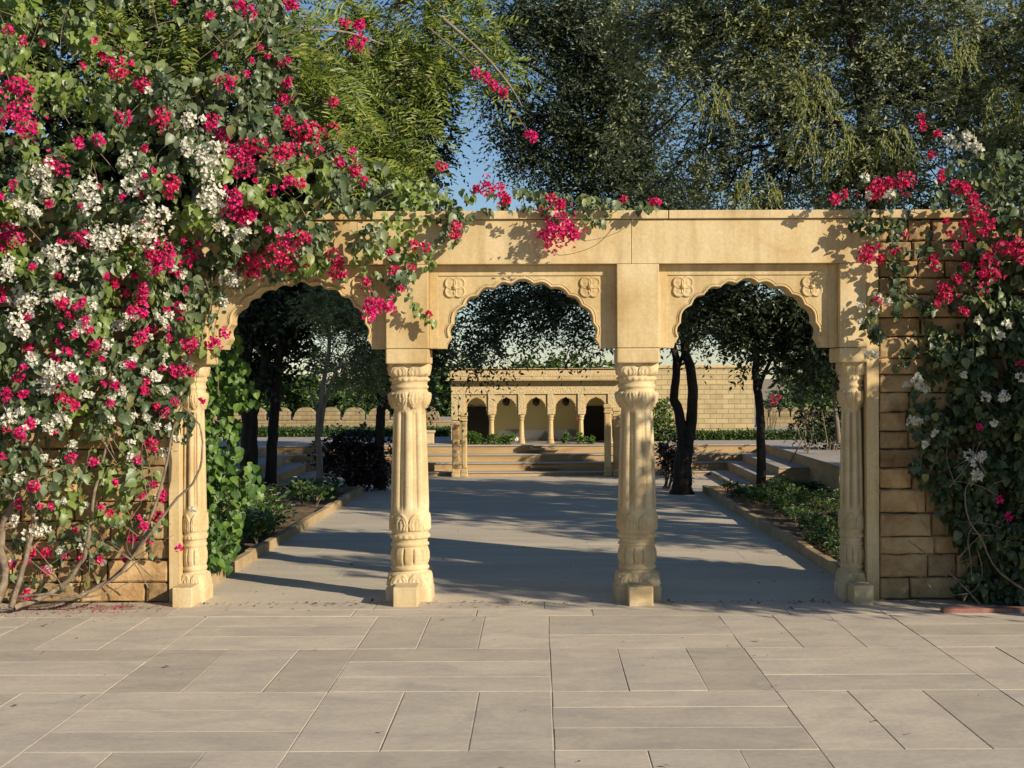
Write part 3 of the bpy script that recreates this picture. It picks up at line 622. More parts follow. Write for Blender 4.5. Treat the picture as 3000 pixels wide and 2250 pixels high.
# ------------------------------------------------------------------ left bougainvillea
POLY = [(-420,-160),(640,-160),(640,0),(650,120),(650,230),(740,300),(810,345),(880,385),(960,400),(1040,412),(1140,405),(1250,420),(1330,432),(1428,438),(1430,457),
        (1330,456),(1240,468),(1195,474),(1150,456),(1040,456),(1000,500),(960,510),(940,470),(900,500),(905,560),(880,600),(850,620),(800,600),(770,575),(700,590),(620,600),(560,600),(500,625),(455,650),(440,700),
        (450,760),(425,800),(395,860),(385,930),(340,1000),(330,1080),(350,1150),(300,1230),(150,1290),(-420,1300)]
bl = empty('bougainvillea', (-4, 9.6, 0), 'huge bougainvillea with magenta, red and white flowers smothering the left wall and arch', 'bougainvillea')
def depth_surface(x, y):
    d = dpoly(POLY, x, y); b = np.minimum(.72, .05+d*.0026)
    b = np.where((x > 850) , np.minimum(b, .10), b); b *= np.where(y > 950, np.clip((1350-y)/400, .25, 1), 1)
    return 9.78-b
def place(n, P, dens):
    xs = []; ys = []; x0, x1 = min(p[0] for p in P), max(p[0] for p in P); y0, y1 = min(p[1] for p in P), max(p[1] for p in P)
    x = rng.uniform(x0, x1, n); y = rng.uniform(y0, y1, n); k = inpoly(P, x, y) & (rng.uniform(size=n) < dens(x, y)); return x[k], y[k]
def dens_l(x, y):
    d = np.ones_like(x); d = np.where(y > 930, np.clip(.62-(y-930)/520, .10, .62), d)
    d = np.where((y > 860) & (x > 300), d*.55, d)
    d = np.where(x > 700, np.where(y > 455, .38, .9), d)
    d = np.where((y > 560) & (x > 430) & (x < 860), d*.6, d); d = np.where(((x-360)/150)**2+((y-55)/75)**2 < 1, .12, d); return np.where(x < -60, d*.6, d)
FL = """C 310 180 25;C 260 150 28;C 205 85 8;C 222 120 10;M 22 62 12;M 53 85 10;M 30 178 32;M 45 250 45;M 68 283 14;M 490 172 20;C 355 262 28;M 272 255 18;M 172 305 14;M 215 300 14;W 410 255 22;M 455 270 20;M 490 290 22;M 520 335 36;C 545 312 24;W 455 340 32;W 405 325 18;M 118 350 26;W 90 370 28;W 100 397 20;W 55 440 25;M 30 395 10;M 2 420 15;W 190 410 30;W 205 440 20;W 290 390 36;W 270 350 15;C 370 385 26;M 28 505 38;W 72 458 22;W 312 488 44;W 208 500 34;W 244 502 24;M 180 512 24;W 215 524 26;W 130 560 34;W 108 540 18;M 345 560 38;M 405 555 25;C 245 608 20;M 310 620 12;W 445 430 36;W 480 480 18;W 520 504 20;M 510 440 28;M 532 462 20;W 80 640 28;W 40 650 20;W 122 640 20;W 8 590 20;M 538 20 22;M 630 8 24;M 518 3 12;M 457 33 10;M 775 53 20;M 778 92 22;C 745 48 12;M 606 135 16;M 612 175 14;M 612 210 18;C 722 220 11;M 565 102 7;C 668 284 33;C 625 270 20;C 640 322 22;C 600 332 22;M 530 372 18;M 618 400 22;C 650 395 12;M 690 322 10;M 765 325 8;M 735 350 12;C 770 375 20;M 790 390 10;M 515 466 24;M 547 460 14;C 955 360 13;M 1032 160 12;M 1052 168 12;M 1070 180 15;M 1090 198 15;C 556 560 30;C 550 588 22;C 631 530 34;C 662 511 18;C 625 570 24;C 734 560 20;C 731 585 24;C 790 607 14;M 818 658 27;M 806 672 16;C 843 545 9;C 895 530 12;C 920 532 10;C 852 585 12;C 867 623 7;C 889 579 8;W 491 604 24;W 485 651 8;M 307 641 18;M 313 672 14;M 388 660 12;W 351 688 18;C 332 707 16;C 304 729 12;M 416 738 22;M 463 738 20;M 485 716 13;M 379 806 14;M 410 803 15;M 395 795 10;M 438 862 6;M 354 890 8;M 379 865 8;W 335 812 16;W 314 800 8;C 133 653 14;W 33 702 24;W 51 716 18;W 177 702 16;M 299 669 20;M 205 737 18;M 303 730 12;W 126 814 34;W 149 795 20;W 107 835 22;M 40 812 10;C 135 860 22;M 14 847 12;W 28 900 18;M 65 912 17;M 44 930 14;W 133 898 20;W 107 921 14;M 154 987 12;C 327 954 17;W 282 984 9;M 296 991 9;M 247 1038 8;M 331 1045 8;C 75 1045 12;M 40 1085 10;W 30 1122 14;W 72 1143 22;C 334 1110 11;M 285 1157 12;M 310 1134 8;C 65 1190 16;C 95 1192 16;C 236 1106 8;M 271 1204 7;M 100 1229 12;M 54 1281 12;W 159 959 12;W 341 814 9;W 266 842 8;W 317 898 6;W 289 896 6;M 203 994 10;C 1057 418 24;C 1094 434 19;C 1035 408 12;C 1216 438 20;C 1193 428 12;M 1213 505 48;M 1185 515 20;M 1243 508 20;C 981 505 19;C 985 485 10;M 1415 435 14;C 1349 431 8;M 825 655 18;C 927 679 6;M 1146 292 17;W 255 700 12;W 230 740 14;W 200 660 12;M 160 720 9;C 120 770 9;W 70 770 14;W 215 800 12;M 250 830 9;W 180 850 12;W 20 560 14"""
fl = [(a.split()[0], *map(float, a.split()[1:])) for a in FL.replace('\n', '').split(';')]
for _ in range(170):
    a_, b_ = rng.uniform(0, 430), rng.uniform(560, 1240)
    if rng.uniform() < (1.15-(b_-560)/900): fl.append((str(rng.choice(list('MMMWWC'))), float(a_), float(b_), float(rng.uniform(3.5, 9))))
for _ in range(35): fl.append((str(rng.choice(list('MMWCC'))), float(rng.uniform(0, 640)), float(rng.uniform(0, 560)), float(rng.uniform(3.5, 8))))
fl.sort(key=lambda q: -q[3]); MATC = {'M': 'magenta', 'C': 'crimson', 'W': 'white'}; LAB = {'M': 'cluster of magenta bracts', 'C': 'cluster of crimson bracts', 'W': 'cluster of white bracts'}
def clear(x, y, L, f=.75):
    ok = np.ones(len(x), bool)
    for c, a, b, r in L: ok &= ((x-a)**2+(y-b)**2 > (r*f)**2) | (rng.uniform(size=len(x)) < .12)
    return ok
x, y = place(98000, POLY, dens_l)
Ys = depth_surface(x, y); q = nz(x*.01, y*.01, Ys*0, 1.3); q2 = nz(x*.01, y*.01+50, Ys*0, 3.3)
back = np.where(y < 440, 1.0, .55)*np.clip((9.80-Ys)*1.2, .08, 1)
Yl = Ys-.30*q-.17*q2+.05+back*rng.exponential(.33, len(x)); Yl = np.where(y > 455, np.minimum(Yl, 9.72), np.minimum(Yl, 10.9)); 
top = (x > 800) & (y < 458); Yl = np.where(top, rng.uniform(9.62, 10.05, len(x)), Yl)
thin = (q2+q*.8+rng.normal(size=len(x))*.16 > np.where((x < 260) & (y < 340), .02, -.10)) & (clear(x, y, fl) | (Yl > Ys+.12)); x, y, Yl = x[thin], y[thin], Yl[thin]
xi, yi = place(9000, POLY, lambda x, y: ((y > 440) & (y < 900) & (x < 430) | (y > 440) & (y < 600) & (x < 700))*1.); Yi = rng.uniform(9.55, 9.77, len(xi)); x, y, Yl = np.concatenate([x, xi]), np.concatenate([y, yi]), np.concatenate([Yl, Yi])
pos = np.stack([(x-CX)*Yl/F, Yl, EYE-(y-CY)*Yl/F], -1)
cl = np.stack([nz(pos[:,0], pos[:,1], pos[:,2], 2.2), nz(pos[:,1]+9, pos[:,0], pos[:,2], 2.2), nz(pos[:,2]+19, pos[:,0], pos[:,1], 2.2)], -1)
nr = np.array([.35, -.9, .55])+cl*1.1+rng.normal(size=pos.shape)*.42; tp = np.array([.05, -.25, -1.])+cl[:, ::-1]*.8+rng.normal(size=pos.shape)*.45
m = MB(); scatter(m, LEAF_V, LEAF_F, pos, nr, tp, rng.gamma(6, .0082, len(pos)).clip(.02, .085))
# hanging sprays over the arcade
sprays = [[(880,590),(880,625),(895,655),(915,682),(945,692)], [(965,480),(950,520),(925,552),(930,575)], [(1170,455),(1195,470),(1195,490)], [(840,500),(838,545),(850,600),(846,640)],
          [(800,520),(790,590),(812,640)], [(985,470),(990,500),(978,530)], [(1250,455),(1290,480),(1330,458)], [(705,560),(735,575),(735,600)], [(560,560),(600,610)], [(480,640),(462,720),(470,760)], [(390,880),(412,905),(398,950)], [(880,520),(885,570),(862,610)], [(430,560),(455,640),(450,700)], [(600,560),(650,585)], [(345,1120),(330,1130),(318,1180)], [(240,1090),(200,1110),(225,1180),(190,1200)]]
sm = MB()
for s_ in sprays:
    P = smooth([at(a, b, 9.66) for a, b in s_], 14); sm.tube(P, .0025, 4); n = len(s_)*9
    t = rng.uniform(0, 13, n).astype(int); pp = P[t]+rng.normal(size=(n, 3))*.018; scatter(m, LEAF_V, LEAF_F, pp, np.array([.2, -1, .4])+rng.normal(size=(n, 3))*.5, np.array([0, -.2, -1.])+rng.normal(size=(n, 3))*.5, rng.uniform(.025, .055, n))
m.build('foliage', M['bleaf'], bl, smooth=True)
# stems
def stem(pts, ra, rb, Y=9.6, n=26, own=None):
    global sm
    if own is not None: sm0, sm = sm, MB()
    P = smooth([at(a, b, (c if c else Y)) for a, b, c in [(*q, None) if len(q) == 2 else q for q in pts]], n); sm.tube(P+rng.normal(size=P.shape)*ra*.15, np.linspace(ra, rb, n), 7)
    if own is not None: sm.build('stem', M['stem'], own, smooth=True); sm = sm0
stem([(60,1305,9.45),(150,1290,9.4),(250,1240),(310,1150),(352,1030),(372,930),(392,872)], .016, .006, own=bl)
stem([(150,1292,9.4),(240,1250),(300,1180),(372,1085),(420,1035),(436,980),(432,920),(400,880),(385,872)], .012, .004, 9.55, own=bl)
stem([(-10,1300,9.3),(10,1240),(0,1150),(40,1050),(90,900),(160,700)], .035, .012, 9.45, own=bl)
stem([(20,1310,9.3),(60,1180),(70,1100),(40,1000),(-20,850)], .02, .008, 9.4, own=bl)
stem([(30,1308,9.3),(120,1270),(180,1200),(200,1080),(230,960),(280,800)], .02, .006, 9.5, own=bl)
stem([(459,590),(458,700),(470,800),(471,850)], .003, .002, 9.68, own=bl)
stem([(20,1290,9.35),(90,1280,9.3),(200,1285,9.35),(290,1250,9.5)], .011, .004, own=bl)
for i in range(70):
    a, b = rng.uniform(-40, 330), rng.uniform(900, 1270); l = rng.uniform(40, 160); an = rng.uniform(-2.6, -.4); Yq = rng.uniform(9.4, 9.66)
    stem([(a, b), (a+l*.5*math.cos(an)+rng.normal()*12, b+l*.5*math.sin(an)), (a+l*math.cos(an), b+l*math.sin(an)+10)], rng.uniform(.002, .005), .0012, Yq, 9)
for i in range(60):
    a, b = rng.uniform(-40, 850), rng.uniform(0, 560); l = rng.uniform(60, 200); an = rng.uniform(-2.8, -.3); Yq = float(depth_surface(np.array([a]), np.array([b]))[0])+rng.uniform(.0, .15)
    if inpoly(POLY, np.array([a]), np.array([b]))[0]: stem([(a, b), (a+l*.5*math.cos(an)+rng.normal()*12, b+l*.5*math.sin(an)), (a+l*math.cos(an), b+l*math.sin(an)+10)], rng.uniform(.002, .004), .0012, Yq, 9)
tag(sm.build('twigs', M['stem'], bl, smooth=True), kind='stuff')
def flower_parts(fl, root, fy, limit=96):
    rest = {k: MB() for k in 'MCW'}
    for i, (c, a, b, r) in enumerate(fl):
        Y = fy(a, b); p = at(a, b, Y); rr = r*Y/F
        if i < limit:
            m = MB(); flowers(m, p, rr, dens=.9 if c != 'W' else .8, sz=.021 if c != 'W' else .024); tag(m.build('flower_cluster', M[MATC[c]], root), LAB[c])
        else: flowers(rest[c], p, rr)
    for k, mb in rest.items():
        if mb.n: tag(mb.build('flower_cluster', M[MATC[k]], root), 'scattered small '+LAB[k].replace('cluster', 'clusters'), kind='stuff')
def fyl(a, b):
    if a > 940 and b < 380: return 9.6
    d = float(depth_surface(np.array([a]), np.array([b]))[0]); n_ = noise.noise((a*.013, b*.013, 0)); q_ = noise.noise((a*.033, (b*.01+50)*3.3, 0)); d = min(d-.30*n_-.17*q_-.06, 9.64); return d
flower_parts(fl, bl, fyl)
# long arching shoots carrying the single flower heads
stem([(930,60,9.9),(990,110,9.8),(1035,150,9.62),(1070,178,9.6),(1100,215,9.62),(1120,250),(1146,290)], .006, .002, 9.62, own=bl)
stem([(900,400,9.9),(940,375,9.7),(955,360)], .003, .002, own=bl); stem([(1240,470),(1160,560),(1163,575)], .002, .001, 9.7, own=bl); stem([(1385,455),(1340,500),(1270,520),(1235,510)], .0025, .0015, 9.62, own=bl)
# fallen petals
m = MB(); n = 900; X = np.concatenate([-2.75-rng.exponential(.55, n//2), rng.uniform(-4.2, -2.5, n//4), rng.uniform(-3.6, 2.5, n//40)]); Y = np.concatenate([9.62-rng.exponential(.10, n//2), 9.55-rng.exponential(.16, n//4), rng.uniform(6.5, 9.5, n//40)]); k = Y > 4
X, Y = X[k], Y[k]; p = np.stack([X, Y, rng.uniform(.003, .012, len(X))], -1); scatter(m, BR_V, BR_F, p, np.array([0, 0, 1.])+rng.normal(size=p.shape)*.35, rdir(len(p))*np.array([1, 1, .2]), rng.uniform(.012, .024, len(p)))
tag(m.build('fallen_petals', M['dry'], loc=(-3, 9.5, 0)), 'dried pink petals littering the paving under the left bougainvillea', 'petals', kind='stuff')

m = MB(); n = 700; X = rng.uniform(-4.5, 3.4, n); Y = np.where(rng.uniform(size=n) < .5, 9.72-rng.exponential(.07, n), np.where(rng.uniform(size=n) < .5, 10.1+rng.exponential(3.0, n), rng.uniform(5.2, 9.6, n)))
k = ((Y < 9.75) & (rng.uniform(size=n) < np.where(Y < 9.4, .3, 1))) | ((Y > 10) & (Y < 19) & (X > -2.4) & (X < 2.25)); X, Y = X[k], Y[k]
p = np.stack([X, Y, rng.uniform(.004, .012, len(X))], -1); scatter(m, OVAL_V, LANCE_F, p, np.array([0, 0, 1.])+rng.normal(size=p.shape)*.3, rdir(len(p))*np.array([1, 1, .2]), rng.uniform(.015, .04, len(p)))
M['litter'] = leafmat('dry_leaf', [(0,(.12,.08,.04)),(.6,(.25,.18,.09)),(1,(.4,.32,.18))], .1, .8, .1, tint=(1,1,1))
tag(m.build('fallen_leaves', M['litter'], loc=(0, 9.7, 0)), 'small dry leaves littering the paving and path', 'leaves', kind='stuff')
# ------------------------------------------------------------------ right bougainvillea
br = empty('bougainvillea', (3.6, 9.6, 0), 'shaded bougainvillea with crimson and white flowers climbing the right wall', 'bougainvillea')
PR = [(1990,400),(2060,350),(2140,320),(2212,330),(2330,400),(2390,540),(2470,780),(2490,1310),(2010,1305),(2090,1240),(2040,1120),(2000,1060),(1960,900),(1930,760),(1960,690),(2000,640),(2060,600),(2100,540),(2130,470),(2080,450)]
def dens_r(x, y): 
    d = np.where(y > 650, np.clip((x-1950)/230, .08, 1), np.clip((x-1960)/300, .06, 1)**1.2); d = np.where(y < 560, d*.6, d); d = np.where(y < 450, d*.6, d); return np.where(y > 1200, d*.7, d)
FR = """C 1989 263 12;C 1995 278 9;C 2026 292 8;C 2015 338 8;W 2067 315 19;W 2096 309 19;W 2113 323 11;C 1804 436 17;C 1821 424 11;C 1893 404 28;C 1948 394 24;C 1920 400 18;W 1925 421 12;W 1879 425 10;W 1870 386 8;C 2035 388 15;C 2064 400 19;C 2084 413 18;C 2107 428 16;C 1886 550 26;C 1906 568 14;C 2109 460 24;C 2122 472 16;C 2083 490 18;C 2140 487 12;C 2046 482 7;C 1956 509 7;C 1934 546 10;C 2021 562 14;C 2022 578 10;C 2050 509 6;C 2065 537 10;C 2099 519 16;C 2124 505 12;C 2180 543 30;C 2206 546 26;C 2130 568 26;C 2124 596 26;C 2086 583 14;C 2068 605 14;C 2046 633 24;C 2032 650 18;C 2081 677 12;C 1894 655 13;W 1895 642 7;W 1919 655 8;W 1858 663 5;W 1858 697 4;W 1891 670 8;W 1876 770 9;W 1888 768 7;W 2112 694 6;W 2174 705 10;W 2160 728 7;W 1981 823 12;W 1986 836 9;W 1956 835 6;W 2001 845 5;W 2127 860 9;W 2168 860 12;W 2081 814 6;W 2203 817 8;C 2202 792 8;W 1970 912 10;W 1984 914 8;W 2018 940 6;W 1997 963 6;W 2093 988 11;W 2108 1000 12;W 2121 988 10;W 2112 1031 14;M 2158 1083 6;M 2179 1119 7;W 2148 919 5;M 2115 926 6"""
fr_ = [(a.split()[0], *map(float, a.split()[1:])) for a in FR.replace('\n', '').split(';')]; fr_.sort(key=lambda q: -q[3])
x, y = place(40000, PR, dens_r); Ys = 9.74-np.clip((x-1950)/900, .02, .5); q = nz(x*.01, y*.01, Ys*0, 1.5)
Yl = np.minimum(Ys-.15*q+rng.exponential(.12, len(x)), 9.74); Yl = np.where(y < 450, Yl+rng.uniform(0, .5, len(x)), Yl)
keep = (q+rng.normal(size=len(x))*.2 > -.22) & clear(x, y, fr_); x, y, Yl = x[keep], y[keep], Yl[keep]
pos = np.stack([(x-CX)*Yl/F, Yl, EYE-(y-CY)*Yl/F], -1)
# dense shoulder of the same plant bulging out at the right
n = 16000; hx = rng.uniform(3.2, 4.3, n); hz = rng.uniform(.05, 2.25, n)**1; hy = 9.72-np.abs(rng.normal(size=n))*.02-rng.uniform(0, 1, n)*np.clip((hx-2.9)*.9, .1, .55); hz *= np.clip(1.0-(hx-3.2)*.22, .6, 1.05)*(1+.12*np.sin(hx*7))
pos = np.concatenate([pos, np.stack([hx, hy, hz], -1)])
nr = np.array([.35, -.9, .55])+rng.normal(size=pos.shape)*.6; tp = np.array([.05, -.25, -1.])+rng.normal(size=pos.shape)*.55
m = MB(); scatter(m, LEAF_V, LEAF_F, pos, nr, tp, rng.gamma(6, .008, len(pos)).clip(.02, .08))
spr = [[(1860,470),(1880,492),(1905,490),(1925,480)], [(1925,470),(1930,520),(1925,560),(1935,610),(1925,640)], [(1890,660),(1880,700),(1900,740)], [(1935,600),(1960,640),(2000,660),(2012,668)], [(1840,475),(1870,490),(1900,500)], [(2100,545),(2020,540),(1960,545)], [(2140,390),(2160,440),(2170,480)], [(1960,900),(1990,960),(1985,1020)], [(2000,1040),(1975,1020),(1970,1000)], [(1925,560),(1945,590),(1940,640),(1945,690)],
       [(1870,400),(1900,420),(1950,425)], [(2020,430),(2060,440),(2100,450)], [(1960,470),(1940,490),(1930,530)], [(1885,680),(1895,720),(1880,730)], [(2005,900),(2030,960),(2010,1020)], [(2135,340),(2160,390),(2175,440),(2178,500)], [(2010,500),(2005,540),(2020,575)]]
sm = MB()
for s_ in spr:
    P = smooth([at(a, b, 9.62) for a, b in s_], 14); sm.tube(P, .003, 4); n = len(s_)*11; t = rng.uniform(0, 13, n).astype(int); pp = P[t]+rng.normal(size=(n, 3))*.028
    scatter(m, LEAF_V, LEAF_F, pp, np.array([.2, -1, .4])+rng.normal(size=(n, 3))*.6, np.array([0, -.2, -1.])+rng.normal(size=(n, 3))*.6, rng.uniform(.03, .065, n))
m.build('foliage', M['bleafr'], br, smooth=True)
stem([(2115,1308,9.35),(2060,1250),(2000,1200),(1960,1170)], .007, .003, 9.5, own=br); stem([(2212,1280,9.3),(2150,1230),(2120,1170),(2090,1120),(2085,1060),(2110,1030)], .009, .003, 9.5, own=br)
stem([(2240,1120,9.4),(2190,1150),(2140,1160),(2100,1155)], .005, .003, 9.5, own=br); stem([(2260,1300,9.3),(2250,1100),(2200,900),(2150,700),(2120,560)], .02, .006, 9.66, own=br); stem([(1925,600),(1960,640),(2012,668)], .004, .003, 9.6, own=br)
stem([(2110,1190),(2120,1240),(2100,1280),(2050,1290)], .004, .002, 9.5, own=br); stem([(2080,1300,9.3),(2090,1285),(2100,1292),(2117,1308,9.3)], .006, .003, 9.4, own=br)
for i in range(30):
    a, b = rng.uniform(2000, 2300), rng.uniform(1000, 1290); l = rng.uniform(40, 140); an = rng.uniform(-2.9, -.2); stem([(a, b), (a+l*.5*math.cos(an)+rng.normal()*12, b+l*.5*math.sin(an)), (a+l*math.cos(an), b+l*math.sin(an)+12)], rng.uniform(.002, .004), .0012, rng.uniform(9.35, 9.6), 9)
tag(sm.build('twigs', M['stem'], br, smooth=True), kind='stuff')
flower_parts(fr_, br, lambda a, b: 9.62-min(.45, max(0, (a-1950)/900))-(.06 if b < 450 else 0))

# ------------------------------------------------------------------ trees over and behind the arcade
neem_b = [blob(350,50,115,9.75), blob(420,90,60,9.6), blob(600,80,80,9.9), blob(700,220,80,10.1), blob(690,320,60,10.0), blob(720,200,120,11.2), blob(760,330,90,11.2), blob(640,120,110,11.2), blob(880,120,95,11.6), blob(860,290,80,11.6), blob(980,60,90,11.8), blob(1060,130,60,11.8), blob(560,20,100,11.0), blob(180,10,110,11), blob(930,-40,110,11.8), blob(760,40,110,11.6), blob(100,-60,160,11)]
o = empty('feathery_tree', (-2.9, 11.6, 0), 'yellow green feathery leaved tree rising behind the left bougainvillea', 'tree')
m = MB()
FV = np.array([(0,0,0),(.13,.3,.02),(.10,.68,0),(0,1,-.1),(-.10,.68,0),(-.13,.3,.02)]); FF = np.array([(0,1,2,3),(0,3,4,5)])
def frond2(mb, blobs, nper, sc=1.0):
    P = []
    for b in blobs:
        n = int(nper*b[3]**2/.12); p = rdir(n)*(rng.uniform(.02, 1, n)**.45)[:, None]*b[3]; P.append(p+np.array(b[:3]))
    P = np.concatenate(P); n = len(P); d = unit(np.array([.45, -.35, -.3])+rng.normal(size=(n, 3))*.55); L = .31*sc*rng.uniform(.7, 1.25, n); per = 15
    t = np.tile(np.linspace(.15, 1, per), n); d2 = np.repeat(d, per, 0); L2 = np.repeat(L, per); p = np.repeat(P, per, 0)+d2*(L2*t)[:, None]; p[:, 2] -= .35*L2*t**2
    up = np.repeat(unit(np.array([.2, -.6, .8])+rng.normal(size=(n, 3))*.35), per, 0); side = unit(np.cross(d2, up)); sg = np.tile(np.where(np.arange(per) % 2, 1, -1), n)[:, None]
    scatter(mb, FV, FF, p, up, side*sg*.8+d2*.6, .074*sc*rng.uniform(.8, 1.15, len(p))); return P
C = frond2(m, neem_b, 74); m.build('crown', M['neem'], o)
m = MB(); base = np.array([-2.9, 11.6, 0]); m.tube(smooth([base, base+(.05,0,1.5), base+(.1,0,2.6), base+(.2,-.1,3.4)], 14), np.linspace(.12, .07, 14), 9)
for b in neem_b:
    Q = curve(base+(.2,-.1,3.2), b[:3], 9, .05, .03); m.tube(Q, np.linspace(.045, .012, 9), 6)
    D_ = np.linalg.norm(C-np.array(b[:3]), axis=1)
    for i in rng.choice(np.where(D_ < b[3]*1.2)[0], 14): m.tube(curve(Q[rng.integers(4, 9)], C[i], 5, .04, .05), np.linspace(.009, .003, 5), 4)
m.tube(smooth([at(610,75,10.2), at(680,62,10.3), at(760,70,10.5), at(830,95,10.8)], 12), np.linspace(.013, .006, 12), 6)
m.tube(smooth([at(960,40,11), at(1040,110,10.9), at(1100,180,10.9), at(1130,230,10.9)], 12), np.linspace(.016, .004, 12), 6)
m.build('trunk', M['barkpale'], o, smooth=True)

# big olive green tree beyond the right hand arches
ob = [blob(1400,300,85,15), blob(1380,60,90,15.2), blob(1640,450,80,14.4), blob(2000,450,80,13.8), blob(1380,430,70,15), blob(2140,450,80,13.6), blob(1430,120,130,15), blob(1560,60,150,15), blob(1700,150,140,14.6), blob(1850,60,150,14.6), blob(1620,260,130,14.5), blob(1800,300,140,14.2), blob(1960,220,140,14), blob(2100,100,150,14), blob(2110,300,130,13.6), blob(1480,320,110,15), blob(1960,380,110,13.8), blob(1700,400,100,14.3), blob(2220,200,150,14), blob(2250,380,130,13.5), blob(1550,410,90,14.6), blob(1850,420,90,14), blob(2350,60,180,14), blob(1700,-60,160,14.6), blob(2000,-80,160,14)]
tree('olive_green_tree', 'broad olive green tree with fine leaves filling the sky above the right hand arches', 'tree', (3.5, 14.4, 0),
     [([(3.5,14.4,0),(3.55,14.3,1.8),(3.42,14.2,3.2),(3.2,14.1,4.6),(2.9,14,6)], .13, .05), ([(3.45,14.2,3.0),(3.15,14.2,3.9),(2.9,14.3,4.3),(2.5,14.4,5.0)], .06, .03), ([(3.5,14.4,1.6),(4.2,14.2,3),(4.9,14,4.5)], .08, .04)],
     ob, M['olive'], M['bark'], dens=66, leafV=LANCE_V*np.array([1.3,1,1]), leafF=LANCE_F, size=.055, twigL=.26, per=12, droop=.35, clump=.2, hollow=.0, sub=30, tw=11)
ol = bpy.data.objects['olive_green_tree']
for x_, y_, r_, Yt in ((1790,315,50,13.2),(1755,215,40,13.4),(2060,130,36,13.2),(1540,230,30,14),(1630,430,40,13.3),(2065,395,30,12.9),(1940,330,35,13),(2170,250,35,12.9),(2180,400,35,12.7)):
    c = at(x_, y_, Yt); rr = r_*Yt/F; m = MB(); n = 40; rr *= 1.25; st_ = c+rdir(n)*rr*.9+np.array([0,0,rr*.5]); dd = unit(rng.normal(size=(n, 3))*.7+[.1,-.3,.1]); per = 16; t = np.tile(np.linspace(.1, 1, per), n); d2 = np.repeat(dd, per, 0); L = np.repeat(rr*rng.uniform(.8, 1.5, n), per)
    p = np.repeat(st_, per, 0)+d2*(L*t*.6)[:, None]; p[:, 2] -= L*t**1.6*.9; scatter(m, LANCE_V, LANCE_F, p, rng.normal(size=p.shape)*.5+[.3,-.6,.5], d2*.4+rng.normal(size=p.shape)*.25+[0,0,-.9], rng.uniform(.035, .055, len(p))); m.build('drooping_tuft', M['tuft'], ol)
# dark tree right of the path: upper crown and the boughs seen in the middle and right arches
T1 = np.array([1.89, 18.7, 0])
tb = [blob(1390,250,85,19), blob(1250,420,80,19), blob(1400,420,80,19), blob(1240,60,90,19), blob(1060,100,60,19.2), blob(1180,120,120,19), blob(1290,220,110,19), blob(1220,320,95,19), blob(1120,250,70,19.2), blob(1340,80,120,19), blob(1340,370,100,19), blob(1130,30,90,19), blob(1440,440,110,19),blob(1050,200,45,19), blob(1110,350,50,19),
      blob(1050,690,80,18), blob(1130,650,90,18.3), blob(1230,660,80,18.5), blob(1290,720,45,18.3), blob(1010,770,45,17.6), blob(1400,600,110,18.7), blob(1500,650,90,18.8), blob(1160,720,40,18)]
def pa(x, y, Y): return tuple(at(x, y, Y))
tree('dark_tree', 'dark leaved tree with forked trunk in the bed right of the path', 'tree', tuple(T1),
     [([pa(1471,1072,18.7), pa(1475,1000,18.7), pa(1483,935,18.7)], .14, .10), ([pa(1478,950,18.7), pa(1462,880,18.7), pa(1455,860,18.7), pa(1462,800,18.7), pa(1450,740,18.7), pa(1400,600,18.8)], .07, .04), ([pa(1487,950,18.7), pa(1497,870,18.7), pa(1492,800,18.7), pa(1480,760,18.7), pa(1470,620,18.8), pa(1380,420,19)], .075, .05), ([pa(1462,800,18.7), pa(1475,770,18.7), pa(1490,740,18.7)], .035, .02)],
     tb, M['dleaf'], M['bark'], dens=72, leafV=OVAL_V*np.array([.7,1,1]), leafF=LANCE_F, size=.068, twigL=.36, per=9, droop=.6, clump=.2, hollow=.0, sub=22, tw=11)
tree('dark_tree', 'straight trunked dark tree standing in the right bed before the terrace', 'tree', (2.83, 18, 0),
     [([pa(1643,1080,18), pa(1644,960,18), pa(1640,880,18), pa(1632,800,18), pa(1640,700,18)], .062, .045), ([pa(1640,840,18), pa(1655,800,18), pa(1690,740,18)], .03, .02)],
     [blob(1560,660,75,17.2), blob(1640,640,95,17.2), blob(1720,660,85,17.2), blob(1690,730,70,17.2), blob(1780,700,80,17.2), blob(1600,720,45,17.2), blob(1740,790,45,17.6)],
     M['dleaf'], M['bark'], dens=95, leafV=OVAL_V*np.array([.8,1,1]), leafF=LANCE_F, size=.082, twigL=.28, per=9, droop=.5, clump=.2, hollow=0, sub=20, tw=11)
tree('young_tree', 'young light green tree with pale thin trunk at the far right of the court', 'tree', (4.2, 19.6, 0.0),
     [([pa(1812,960,19.9), pa(1806,900,19.9), pa(1800,850,19.9), pa(1795,800,19.9)], .035, .025), ([pa(1803,870,19.9), pa(1815,830,19.9), pa(1830,790,19.9)], .02, .012)],
     [blob(1790,760,50,19.6), blob(1830,730,60,19.6), blob(1760,830,35,19.8), blob(1850,800,60,19.8)], M['gleaf'], M['barkpale'], dens=180, leafV=OVAL_V, leafF=LANCE_F, size=.07, twigL=.22, per=9, droop=.4, clump=.15, hollow=0, sub=20)
